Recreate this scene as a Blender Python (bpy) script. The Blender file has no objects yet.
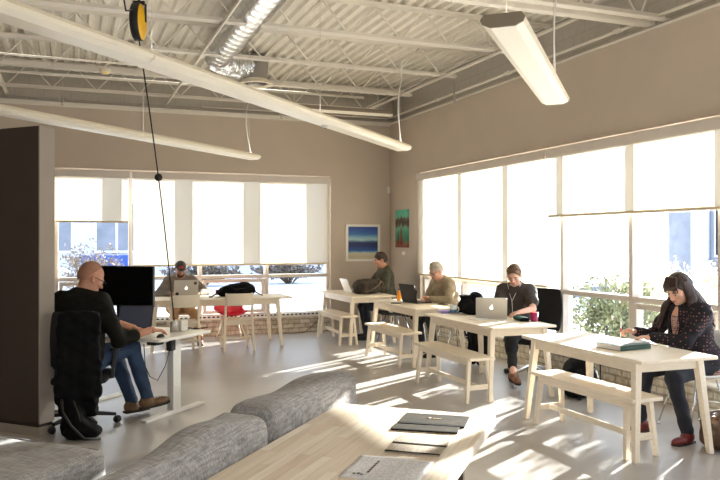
import bpy, bmesh, math, random
import numpy as np
from mathutils import Vector, Matrix, Euler
random.seed(7)
PI = math.pi
SC = bpy.context.scene
COL = SC.collection

# ------------------------------------------------------------------ materials
def srgb(r, g, b):
    f = lambda c: (c/255/12.92) if c/255 <= .04045 else ((c/255+.055)/1.055)**2.4
    return (f(r), f(g), f(b), 1)

class NT:
    def __init__(s, name):
        s.m = bpy.data.materials.new(name); s.m.use_nodes = True
        s.t = s.m.node_tree; s.n = s.t.nodes; s.l = s.t.links
        s.b = s.n['Principled BSDF']; s.out = s.n['Material Output']
    def add(s, typ, **kw):
        n = s.n.new(typ)
        for k, v in kw.items():
            if k.startswith('i_'):
                n.inputs[k[2:].replace('_', ' ')].default_value = v
            else: setattr(n, k, v)
        return n
    def link(s, a, b): s.l.new(a, b)

def mat(name, col, rough=.6, metal=0, var=.12, scale=6, bump=0, bscale=40, stretch=None, spec=.5, emit=None, estr=0, coat=0):
    t = NT(name); b = t.b
    b.inputs['Roughness'].default_value = rough; b.inputs['Metallic'].default_value = metal
    b.inputs['Specular IOR Level'].default_value = spec
    if coat: b.inputs['Coat Weight'].default_value = coat
    tc = t.add('ShaderNodeTexCoord')
    src = tc.outputs['Object']
    if stretch:
        mp = t.add('ShaderNodeMapping'); mp.inputs['Scale'].default_value = stretch
        t.link(src, mp.inputs['Vector']); src = mp.outputs['Vector']
    if var:
        no = t.add('ShaderNodeTexNoise'); no.inputs['Scale'].default_value = scale; no.inputs['Detail'].default_value = 5
        t.link(src, no.inputs['Vector'])
        cr = t.add('ShaderNodeValToRGB')
        cr.color_ramp.elements[0].position = .3; cr.color_ramp.elements[1].position = .7
        cr.color_ramp.elements[0].color = tuple(c*(1-var) for c in col[:3])+(1,)
        cr.color_ramp.elements[1].color = tuple(min(1, c*(1+var)) for c in col[:3])+(1,)
        t.link(no.outputs['Fac'], cr.inputs['Fac']); t.link(cr.outputs['Color'], b.inputs['Base Color'])
    else: b.inputs['Base Color'].default_value = col
    if bump:
        n2 = t.add('ShaderNodeTexNoise'); n2.inputs['Scale'].default_value = bscale; n2.inputs['Detail'].default_value = 4
        t.link(src, n2.inputs['Vector'])
        bp = t.add('ShaderNodeBump'); bp.inputs['Strength'].default_value = bump; bp.inputs['Distance'].default_value = .01
        t.link(n2.outputs['Fac'], bp.inputs['Height']); t.link(bp.outputs['Normal'], b.inputs['Normal'])
    if emit:
        b.inputs['Emission Color'].default_value = emit; b.inputs['Emission Strength'].default_value = estr
    return t.m

M = {}
M['wall'] = mat('wall_paint', srgb(198, 184, 168), .75, var=.03, scale=2, bump=.04, bscale=120)
M['cmu'] = None
M['steel'] = mat('cream_painted_steel', srgb(228, 222, 210), .5, var=.05, scale=3)
M['deck'] = mat('cream_painted_deck', srgb(226, 220, 207), .6, var=.07, scale=4)
M['frame'] = mat('window_frame_aluminium', srgb(214, 204, 194), .45, var=.03)
M['shaded_wall'] = mat('partition_shaded_face', srgb(66, 54, 46), .8, var=.06, scale=3)  # dark tone stands for shade on the face turned from the light
M['part_end'] = mat('partition_end_paint', srgb(158, 148, 137), .75, var=.03)
M['birch'] = mat('pale_birch', srgb(240, 227, 206), .42, var=.07, scale=9, stretch=(12, 1.2, 12), bump=.03, bscale=20)
M['birch_x'] = mat('pale_birch_crosswise', srgb(240, 227, 206), .42, var=.07, scale=9, stretch=(1.2, 12, 12))
M['white_metal'] = mat('white_metal', srgb(225, 224, 220), .4, var=.02)
M['white_lam'] = mat('white_laminate', srgb(232, 228, 218), .35, var=.02)
M['black_plastic'] = mat('black_plastic', srgb(22, 22, 24), .45, var=.1)
M['black_screen'] = mat('black_screen', srgb(5, 5, 7), .25, var=0)
M['dark_screen'] = mat('laptop_screen_dim', srgb(12, 13, 16), .3, var=0, emit=srgb(88, 90, 104), estr=.2)
M['black_mesh'] = mat('black_chair_mesh', srgb(14, 14, 16), .8, var=.2, scale=60, bump=.2, bscale=300)
M['black_cloth'] = mat('black_cloth', srgb(11, 11, 13), .9, spec=.2, var=.3, scale=12, bump=.5, bscale=25)
M['chrome'] = mat('chrome', srgb(210, 210, 212), .15, 1, var=0)
M['foil'] = mat('galvanised_duct', srgb(215, 218, 222), .24, 1, var=.08, scale=5)
M['silver'] = mat('silver_aluminium', srgb(196, 192, 186), .38, .6, var=.02)
M['white_laptop'] = mat('white_laptop_shell', srgb(240, 238, 234), .3, var=0)
M['logo'] = mat('logo_white', srgb(255, 255, 255), .3, var=0, emit=(1, 1, 1, 1), estr=1.2)
M['lampwhite'] = mat('white_lamp_housing', srgb(232, 222, 198), .45, var=.02)
M['lens'] = mat('white_acrylic_lens', srgb(245, 238, 222), .4, var=0, emit=srgb(255, 240, 215), estr=.05)
M['ceiling_fill'] = mat('added_ceiling_glow', srgb(250, 240, 220), .5, var=0, emit=(1, .92, .82, 1), estr=4)  # glow added to brighten the ceiling, not a lamp of the pendants
M['yellow'] = mat('yellow_plastic', srgb(228, 176, 20), .4, var=.04)
M['rubber'] = mat('black_rubber', srgb(18, 18, 18), .6, var=.1)
M['red'] = mat('red_plastic', srgb(190, 16, 44), .4, var=.05)
M['skin'] = mat('skin', srgb(192, 138, 112), .5, var=.06, scale=30)
M['skin_pale'] = mat('pale_skin', srgb(222, 172, 148), .5, var=.06, scale=30)
M['hair_brown'] = mat('brown_hair', srgb(50, 34, 25), .6, var=.4, scale=40, stretch=(1, 1, .15), bump=.6, bscale=90)
M['hair_dark'] = mat('dark_auburn_hair', srgb(48, 24, 18), .42, var=.5, scale=50, stretch=(1, 1, .1), bump=.8, bscale=90)
M['hair_grey'] = mat('grey_hair', srgb(178, 168, 154), .6, var=.2, scale=60, bump=.5, bscale=120)
M['hair_fair'] = mat('light_brown_hair', srgb(104, 76, 54), .5, var=.3, scale=50, bump=.5, bscale=120)
M['stubble'] = mat('cropped_hair', srgb(158, 114, 92), .7, var=.15, scale=80)
M['beard'] = mat('dark_beard', srgb(70, 42, 30), .7, var=.3, scale=80, bump=.6, bscale=150)
M['lip'] = mat('lip', srgb(168, 92, 84), .5, var=0)
M['eye_white'] = mat('eye_white', srgb(176, 158, 148), .4, var=0)
M['eye'] = mat('dark_eye', srgb(40, 28, 22), .3, var=0)
M['olive_dark'] = mat('dark_olive_knit', srgb(24, 23, 18), .95, spec=.2, var=.2, scale=20, bump=.35, bscale=50)
M['olive'] = mat('olive_shirt', srgb(62, 60, 46), .9, var=.2, scale=14, bump=.5, bscale=22)
M['tan_knit'] = mat('taupe_sweater', srgb(150, 136, 112), .95, var=.12, scale=20, bump=.5, bscale=24)
M['tee'] = mat('charcoal_tee', srgb(66, 60, 56), .9, var=.12, scale=14, bump=.45, bscale=22)
M['hoodie'] = mat('grey_hoodie', srgb(128, 118, 108), .95, var=.12, scale=16, bump=.5, bscale=22)
M['jeans'] = mat('blue_denim', srgb(46, 66, 94), .85, var=.3, scale=9, bump=.4, bscale=30)
M['navy'] = mat('navy_trousers', srgb(26, 28, 40), .85, var=.2, scale=10, bump=.4, bscale=30)
M['blackpant'] = mat('black_trousers', srgb(18, 17, 19), .85, var=.2, scale=10, bump=.4, bscale=30)
M['khaki'] = mat('tan_trousers', srgb(190, 150, 108), .85, var=.15, scale=10, bump=.4, bscale=30)
M['shoe_brown'] = mat('brown_hiking_leather', srgb(120, 92, 66), .7, var=.35, scale=25, bump=.3, bscale=60)
M['sole'] = mat('shoe_sole', srgb(52, 44, 38), .8)
M['shoe_red'] = mat('oxblood_leather', srgb(110, 34, 30), .4, var=.2)
M['shoe_tan'] = mat('tan_leather_flat', srgb(120, 76, 52), .5, var=.2)
M['black_shoe'] = mat('black_leather', srgb(20, 19, 20), .5, var=.2)
M['cap_grey'] = mat('grey_cap_cloth', srgb(80, 78, 76), .9, var=.1)
M['cap_red'] = mat('red_cap_patch', srgb(205, 62, 44), .8, var=.1)
M['bag_brown'] = mat('brown_leather', srgb(88, 62, 44), .5, var=.35, scale=14, bump=.5, bscale=30)
M['bag_dark'] = mat('dark_brown_canvas', srgb(58, 48, 38), .8, var=.3, scale=14, bump=.5, bscale=30)
M['strap'] = mat('webbing', srgb(100, 88, 70), .8, var=.1)
M['paper'] = mat('white_paper', srgb(238, 236, 232), .7, var=.02)
M['green_book'] = mat('dark_green_cover', srgb(20, 62, 50), .5, var=.1)
M['purple'] = mat('lilac_cover', srgb(150, 130, 200), .5, var=.05)
M['magenta'] = mat('magenta_plastic', srgb(160, 20, 84), .4, var=.05)
M['teal'] = mat('teal_cloth', srgb(22, 84, 78), .7, var=.2)
M['ceramic'] = mat('white_ceramic', srgb(232, 234, 234), .25, var=0)
M['mugblue'] = mat('blue_glaze', srgb(70, 120, 150), .3, var=.2)
M['orange'] = mat('orange_plastic', srgb(244, 150, 20), .4, var=.05)
M['bronze'] = mat('dark_bronze_metal', srgb(62, 50, 40), .4, .6, var=.1)
M['car'] = mat('car_paint_silver', srgb(190, 198, 215), .25, .3, var=0)
M['car_blue'] = mat('car_paint_blue', srgb(40, 80, 160), .3, .2, var=0)
M['car_glass'] = mat('car_glass', srgb(20, 26, 34), .1, var=0)
M['snow'] = mat('pale_ground', srgb(226, 226, 230), .9, var=.05, scale=.6, bump=.2, bscale=3)
M['asphalt'] = mat('asphalt', srgb(120, 122, 130), .9, var=.1, scale=3)
M['ext_wall'] = mat('pale_blue_render', srgb(196, 200, 214), .8, var=.05)
M['ext_white'] = mat('white_trim_paint', srgb(226, 228, 236), .7, var=.03)
M['ext_blue'] = mat('blue_awning', srgb(48, 84, 160), .6, var=.05)
M['ext_dark'] = mat('dark_shopfront', srgb(128, 134, 148), .5, var=.2, scale=1.5)
M['twig'] = mat('bare_twig', srgb(112, 102, 94), .9, var=.2)
M['leaf_g'] = mat('evergreen_leaf', srgb(128, 136, 104), .8, var=.4, scale=6)
M['leaf_y'] = mat('dry_leaf', srgb(226, 218, 198), .8, var=.3, scale=6)
M['bark'] = mat('bark', srgb(100, 84, 72), .9, var=.3)
M['earbud'] = mat('white_cable', srgb(230, 230, 230), .5, var=0)

def mat_concrete():
    t = NT('polished_concrete'); b = t.b
    tc = t.add('ShaderNodeTexCoord')
    n1 = t.add('ShaderNodeTexNoise', i_Scale=.55, i_Detail=6.0); n1.inputs['Roughness'].default_value = .6
    n2 = t.add('ShaderNodeTexNoise', i_Scale=3.0, i_Detail=3.0)
    t.link(tc.outputs['Object'], n1.inputs['Vector']); t.link(tc.outputs['Object'], n2.inputs['Vector'])
    mx = t.add('ShaderNodeMath', operation='MULTIPLY_ADD'); mx.inputs[1].default_value = .2
    t.link(n2.outputs['Fac'], mx.inputs[0]); t.link(n1.outputs['Fac'], mx.inputs[2])
    cr = t.add('ShaderNodeValToRGB')
    cr.color_ramp.elements[0].position = .3; cr.color_ramp.elements[0].color = srgb(152, 146, 140)
    cr.color_ramp.elements[1].position = .85; cr.color_ramp.elements[1].color = srgb(188, 183, 180)
    t.link(mx.outputs[0], cr.inputs['Fac']); t.link(cr.outputs['Color'], b.inputs['Base Color'])
    rr = t.add('ShaderNodeMapRange'); rr.inputs['To Min'].default_value = .27; rr.inputs['To Max'].default_value = .36
    t.link(n2.outputs['Fac'], rr.inputs['Value']); t.link(rr.outputs['Result'], b.inputs['Roughness'])
    b.inputs['Specular IOR Level'].default_value = .6
    return t.m
M['concrete'] = mat_concrete()

def mat_brick(name, c1, c2, mortar, sw, sh, rough=.85, vert='Z', msize=.012, bump=.6, noise=.5, axis='X'):
    """bricks on a vertical wall: axis is the world axis running along it"""
    t = NT(name); b = t.b; b.inputs['Roughness'].default_value = rough
    tc = t.add('ShaderNodeTexCoord'); sp = t.add('ShaderNodeSeparateXYZ'); cb = t.add('ShaderNodeCombineXYZ')
    t.link(tc.outputs['Object'], sp.inputs[0]); t.link(sp.outputs[axis], cb.inputs['X']); t.link(sp.outputs['Z'], cb.inputs['Y'])
    br = t.add('ShaderNodeTexBrick'); br.inputs['Scale'].default_value = 1; br.inputs['Brick Width'].default_value = sw; br.inputs['Row Height'].default_value = sh
    br.inputs['Mortar Size'].default_value = msize; br.inputs['Mortar Smooth'].default_value = .3
    br.inputs['Color1'].default_value = c1; br.inputs['Color2'].default_value = c2; br.inputs['Mortar'].default_value = mortar
    t.link(cb.outputs[0], br.inputs['Vector'])
    no = t.add('ShaderNodeTexNoise', i_Scale=14.0, i_Detail=6.0); t.link(tc.outputs['Object'], no.inputs['Vector'])
    mx = t.add('ShaderNodeMix', data_type='RGBA', blend_type='MULTIPLY'); mx.inputs['Factor'].default_value = noise
    cr = t.add('ShaderNodeValToRGB'); cr.color_ramp.elements[0].position = .35; cr.color_ramp.elements[1].position = .6
    cr.color_ramp.elements[0].color = (.4, .36, .3, 1)
    t.link(no.outputs['Fac'], cr.inputs['Fac'])
    t.link(br.outputs['Color'], mx.inputs['A']); t.link(cr.outputs['Color'], mx.inputs['B']); t.link(mx.outputs['Result'], b.inputs['Base Color'])
    if bump:
        bp = t.add('ShaderNodeBump', i_Strength=bump, i_Distance=.02); bp.invert = True
        t.link(br.outputs['Fac'], bp.inputs['Height']); t.link(bp.outputs['Normal'], b.inputs['Normal'])
    return t.m
W1 = srgb(234, 228, 214); W2 = srgb(210, 198, 176)
M['brick_x'] = mat_brick('whitewashed_brick_along_x', W1, W2, srgb(190, 178, 158), .2, .075, axis='X')
M['brick_y'] = mat_brick('whitewashed_brick_along_y', W1, W2, srgb(190, 178, 158), .2, .075, axis='Y')
CB = srgb(190, 184, 174)
M['cmu_x'] = mat_brick('painted_block_along_x', CB, CB, srgb(176, 169, 158), .4, .2, axis='X', msize=.006, noise=.1, bump=.3)
M['cmu_y'] = mat_brick('painted_block_along_y', CB, CB, srgb(176, 169, 158), .4, .2, axis='Y', msize=.006, noise=.1, bump=.3)

def mat_glass():
    t = NT('window_glass'); t.n.remove(t.b)
    tr = t.add('ShaderNodeBsdfTransparent'); tr.inputs['Color'].default_value = (.93, .96, .97, 1)
    gl = t.add('ShaderNodeBsdfGlossy'); gl.inputs['Roughness'].default_value = .02
    lw = t.add('ShaderNodeLayerWeight'); lw.inputs['Blend'].default_value = .15
    fr = t.add('ShaderNodeMath', operation='MULTIPLY'); fr.inputs[1].default_value = .5; t.link(lw.outputs['Facing'], fr.inputs[0])
    mx = t.add('ShaderNodeMixShader'); t.link(fr.outputs[0], mx.inputs[0]); t.link(tr.outputs[0], mx.inputs[1]); t.link(gl.outputs[0], mx.inputs[2])
    t.link(mx.outputs[0], t.out.inputs['Surface']); return t.m
M['glass'] = mat_glass()

def mat_blind():
    t = NT('blind_fabric'); t.n.remove(t.b)
    df = t.add('ShaderNodeBsdfDiffuse'); df.inputs['Color'].default_value = srgb(226, 216, 196)
    tl = t.add('ShaderNodeBsdfTranslucent'); tl.inputs['Color'].default_value = srgb(176, 166, 148)
    tr = t.add('ShaderNodeBsdfTransparent'); tr.inputs['Color'].default_value = (1, .98, .95, 1)
    m1 = t.add('ShaderNodeMixShader'); m1.inputs[0].default_value = .5
    m2 = t.add('ShaderNodeMixShader'); m2.inputs[0].default_value = .05
    t.link(df.outputs[0], m1.inputs[1]); t.link(tl.outputs[0], m1.inputs[2])
    t.link(m1.outputs[0], m2.inputs[1]); t.link(tr.outputs[0], m2.inputs[2])
    t.link(m2.outputs[0], t.out.inputs['Surface']); return t.m
M['blind'] = mat_blind()

def mat_butcher():
    t = NT('butcher_block_maple'); b = t.b; b.inputs['Roughness'].default_value = .38
    tc = t.add('ShaderNodeTexCoord')
    br = t.add('ShaderNodeTexBrick'); br.inputs['Scale'].default_value = 1; br.inputs['Brick Width'].default_value = .46; br.inputs['Row Height'].default_value = .047
    br.inputs['Mortar Size'].default_value = .0006; br.inputs['Bias'].default_value = .1; br.offset = .37; br.offset_frequency = 3
    br.inputs['Color1'].default_value = srgb(240, 232, 219); br.inputs['Color2'].default_value = srgb(216, 199, 179); br.inputs['Mortar'].default_value = srgb(186, 160, 132)
    t.link(tc.outputs['Object'], br.inputs['Vector'])
    mp = t.add('ShaderNodeMapping'); mp.inputs['Scale'].default_value = (1.5, 22, 22); t.link(tc.outputs['Object'], mp.inputs['Vector'])
    no = t.add('ShaderNodeTexNoise', i_Scale=2.5, i_Detail=6.0); t.link(mp.outputs[0], no.inputs['Vector'])
    cr = t.add('ShaderNodeValToRGB'); cr.color_ramp.elements[0].position = .25; cr.color_ramp.elements[0].color = (.72, .66, .6, 1); cr.color_ramp.elements[1].position = .6
    t.link(no.outputs['Fac'], cr.inputs['Fac'])
    mx = t.add('ShaderNodeMix', data_type='RGBA', blend_type='MULTIPLY'); mx.inputs['Factor'].default_value = .55
    t.link(br.outputs['Color'], mx.inputs['A']); t.link(cr.outputs['Color'], mx.inputs['B']); t.link(mx.outputs['Result'], b.inputs['Base Color'])
    return t.m
M['butcher'] = mat_butcher()

def mat_sofa():
    t = NT('grey_tweed'); b = t.b; b.inputs['Roughness'].default_value = .95
    tc = t.add('ShaderNodeTexCoord')
    cols = []
    for sc_ in ((14, 220, 60), (220, 14, 60)):
        mp = t.add('ShaderNodeMapping'); mp.inputs['Scale'].default_value = sc_; t.link(tc.outputs['Object'], mp.inputs['Vector'])
        no = t.add('ShaderNodeTexNoise', i_Scale=1.0, i_Detail=3.0); t.link(mp.outputs[0], no.inputs['Vector']); cols.append(no)
    ad = t.add('ShaderNodeMath', operation='ADD'); t.link(cols[0].outputs['Fac'], ad.inputs[0]); t.link(cols[1].outputs['Fac'], ad.inputs[1])
    cr = t.add('ShaderNodeValToRGB'); cr.color_ramp.elements[0].position = .38; cr.color_ramp.elements[1].position = .62
    cr.color_ramp.elements[0].color = srgb(120, 118, 118); cr.color_ramp.elements[1].color = srgb(172, 170, 170)
    hf = t.add('ShaderNodeMath', operation='MULTIPLY'); hf.inputs[1].default_value = .5; t.link(ad.outputs[0], hf.inputs[0])
    t.link(hf.outputs[0], cr.inputs['Fac']); t.link(cr.outputs['Color'], b.inputs['Base Color'])
    n3 = t.add('ShaderNodeTexNoise', i_Scale=7.0, i_Detail=3.0); t.link(tc.outputs['Object'], n3.inputs['Vector'])
    bp = t.add('ShaderNodeBump', i_Strength=.15, i_Distance=.02); t.link(n3.outputs['Fac'], bp.inputs['Height'])
    bp2 = t.add('ShaderNodeBump', i_Strength=.4, i_Distance=.002); t.link(hf.outputs[0], bp2.inputs['Height']); t.link(bp.outputs['Normal'], bp2.inputs['Normal'])
    t.link(bp2.outputs['Normal'], b.inputs['Normal']); return t.m
M['sofa'] = mat_sofa()

def mat_dots(name, base, dot, scale, thr):
    t = NT(name); b = t.b; b.inputs['Roughness'].default_value = .9
    tc = t.add('ShaderNodeTexCoord'); v = t.add('ShaderNodeTexVoronoi'); v.inputs['Scale'].default_value = scale; v.inputs['Randomness'].default_value = .35
    t.link(tc.outputs['Object'], v.inputs['Vector'])
    lt = t.add('ShaderNodeMath', operation='LESS_THAN'); lt.inputs[1].default_value = thr; t.link(v.outputs['Distance'], lt.inputs[0])
    mx = t.add('ShaderNodeMix', data_type='RGBA'); mx.inputs['A'].default_value = base; mx.inputs['B'].default_value = dot
    t.link(lt.outputs[0], mx.inputs['Factor']); t.link(mx.outputs['Result'], b.inputs['Base Color']); return t.m
M['dots'] = mat_dots('navy_knit_with_coral_dots', srgb(24, 21, 30), srgb(150, 96, 88), 36, .22)
M['blouse'] = mat_dots('patterned_blouse', srgb(186, 150, 140), srgb(96, 60, 62), 60, .42)

def mat_print(name, paper, ink, lines, margin=.06, cols=2, dens=.5):
    """printed sheet: rows of word-like marks (object space, unit sheet 0..1)"""
    t = NT(name); b = t.b; b.inputs['Roughness'].default_value = .6
    tc = t.add('ShaderNodeTexCoord'); sp = t.add('ShaderNodeSeparateXYZ'); t.link(tc.outputs['Generated'], sp.inputs[0])
    ml = t.add('ShaderNodeMath', operation='MULTIPLY'); ml.inputs[1].default_value = lines; t.link(sp.outputs['Y'], ml.inputs[0])
    fr = t.add('ShaderNodeMath', operation='FRACT'); t.link(ml.outputs[0], fr.inputs[0])
    g1 = t.add('ShaderNodeMath', operation='GREATER_THAN'); g1.inputs[1].default_value = .5; t.link(fr.outputs[0], g1.inputs[0])
    fl = t.add('ShaderNodeMath', operation='FLOOR'); t.link(ml.outputs[0], fl.inputs[0])
    cb = t.add('ShaderNodeCombineXYZ'); mx_ = t.add('ShaderNodeMath', operation='MULTIPLY'); mx_.inputs[1].default_value = lines*.8; t.link(sp.outputs['X'], mx_.inputs[0])
    t.link(mx_.outputs[0], cb.inputs['X']); t.link(fl.outputs[0], cb.inputs['Y'])
    no = t.add('ShaderNodeTexNoise', i_Scale=1.1, i_Detail=1.0); t.link(cb.outputs[0], no.inputs['Vector'])
    g2 = t.add('ShaderNodeMath', operation='GREATER_THAN'); g2.inputs[1].default_value = dens; t.link(no.outputs['Fac'], g2.inputs[0])
    mc = t.add('ShaderNodeMath', operation='MULTIPLY'); mc.inputs[1].default_value = cols; t.link(sp.outputs['X'], mc.inputs[0])
    fc = t.add('ShaderNodeMath', operation='FRACT'); t.link(mc.outputs[0], fc.inputs[0])
    g3 = t.add('ShaderNodeMath', operation='COMPARE'); g3.inputs[1].default_value = .5; g3.inputs[2].default_value = .5-margin; t.link(fc.outputs[0], g3.inputs[0])
    g4 = t.add('ShaderNodeMath', operation='COMPARE'); g4.inputs[1].default_value = .5; g4.inputs[2].default_value = .44; t.link(sp.outputs['Y'], g4.inputs[0])
    a = t.add('ShaderNodeMath', operation='MULTIPLY'); t.link(g1.outputs[0], a.inputs[0]); t.link(g2.outputs[0], a.inputs[1])
    a2 = t.add('ShaderNodeMath', operation='MULTIPLY'); t.link(a.outputs[0], a2.inputs[0]); t.link(g3.outputs[0], a2.inputs[1])
    a3 = t.add('ShaderNodeMath', operation='MULTIPLY'); t.link(a2.outputs[0], a3.inputs[0]); t.link(g4.outputs[0], a3.inputs[1])
    mx = t.add('ShaderNodeMix', data_type='RGBA'); mx.inputs['A'].default_value = paper; mx.inputs['B'].default_value = ink
    t.link(a3.outputs[0], mx.inputs['Factor']); t.link(mx.outputs['Result'], b.inputs['Base Color']); return t.m
M['news'] = mat_print('printed_newsheet', srgb(226, 225, 230), srgb(192, 191, 198), 26, cols=3, dens=.5)
M['flyer'] = mat_print('printed_flyer', srgb(172, 160, 144), srgb(120, 106, 96), 20, cols=2, dens=.5)
M['darkcover'] = mat('dark_booklet_cover', srgb(44, 36, 25), .75, spec=.08, var=.5, scale=14)
M['darkedge'] = mat('dark_brown_band', srgb(18, 13, 10), .75, spec=.05, var=.1)
M['goldprint'] = mat('pale_gold_print', srgb(150, 124, 80), .5, var=.1)

def mat_ocean():
    t = NT('seascape_painting'); b = t.b; b.inputs['Roughness'].default_value = .5
    tc = t.add('ShaderNodeTexCoord'); mp = t.add('ShaderNodeMapping'); mp.inputs['Scale'].default_value = (2, 1, 14)
    t.link(tc.outputs['Generated'], mp.inputs['Vector'])
    no = t.add('ShaderNodeTexNoise', i_Scale=1.6, i_Detail=5.0); t.link(mp.outputs[0], no.inputs['Vector'])
    sp = t.add('ShaderNodeSeparateXYZ'); t.link(tc.outputs['Generated'], sp.inputs[0])
    ad = t.add('ShaderNodeMath', operation='MULTIPLY_ADD'); ad.inputs[1].default_value = .1; ad.inputs[2].default_value = -.05; t.link(no.outputs['Fac'], ad.inputs[0])
    a2 = t.add('ShaderNodeMath', operation='ADD'); t.link(ad.outputs[0], a2.inputs[0]); t.link(sp.outputs['Z'], a2.inputs[1])
    cr = t.add('ShaderNodeValToRGB'); e = cr.color_ramp.elements
    e[0].position = 0; e[0].color = srgb(190, 180, 150)
    stops = [(.17, (200, 192, 165)), (.2, (130, 175, 195)), (.26, (20, 76, 150)), (.38, (18, 44, 108)), (.5, (16, 34, 88)), (.54, (60, 110, 150)), (.6, (172, 204, 206)), (.68, (130, 180, 200)), (.76, (52, 110, 180)), (.85, (40, 90, 165)), (1, (24, 60, 140))]
    for p, c in stops[:-1]:
        x = e.new(p); x.color = srgb(*c)
    e[len(e)-1].color = srgb(24, 60, 140)
    t.link(a2.outputs[0], cr.inputs['Fac']); t.link(cr.outputs['Color'], b.inputs['Base Color']); return t.m
M['ocean'] = mat_ocean()
def mat_harbour():
    t = NT('teal_harbour_painting'); b = t.b; b.inputs['Roughness'].default_value = .6
    tc = t.add('ShaderNodeTexCoord'); no = t.add('ShaderNodeTexNoise', i_Scale=5.0, i_Detail=4.0); t.link(tc.outputs['Generated'], no.inputs['Vector'])
    sp = t.add('ShaderNodeSeparateXYZ'); t.link(tc.outputs['Generated'], sp.inputs[0])
    ad = t.add('ShaderNodeMath', operation='MULTIPLY_ADD'); ad.inputs[1].default_value = .35; ad.inputs[2].default_value = -.17; t.link(no.outputs['Fac'], ad.inputs[0])
    a2 = t.add('ShaderNodeMath', operation='ADD'); t.link(ad.outputs[0], a2.inputs[0]); t.link(sp.outputs['Z'], a2.inputs[1])
    cr = t.add('ShaderNodeValToRGB'); e = cr.color_ramp.elements
    e[0].position = 0; e[0].color = srgb(130, 60, 50)
    for p, c in [(.12, (150, 90, 60)), (.2, (60, 120, 96)), (.4, (70, 150, 120)), (.52, (110, 170, 140)), (.6, (90, 74, 60)), (.7, (60, 54, 50)), (.76, (110, 90, 72)), (.82, (100, 190, 160))]:
        x = e.new(p); x.color = srgb(*c)
    e[len(e)-1].color = srgb(90, 180, 150)
    t.link(a2.outputs[0], cr.inputs['Fac']); t.link(cr.outputs['Color'], b.inputs['Base Color']); return t.m
M['harbour'] = mat_harbour()

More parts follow.
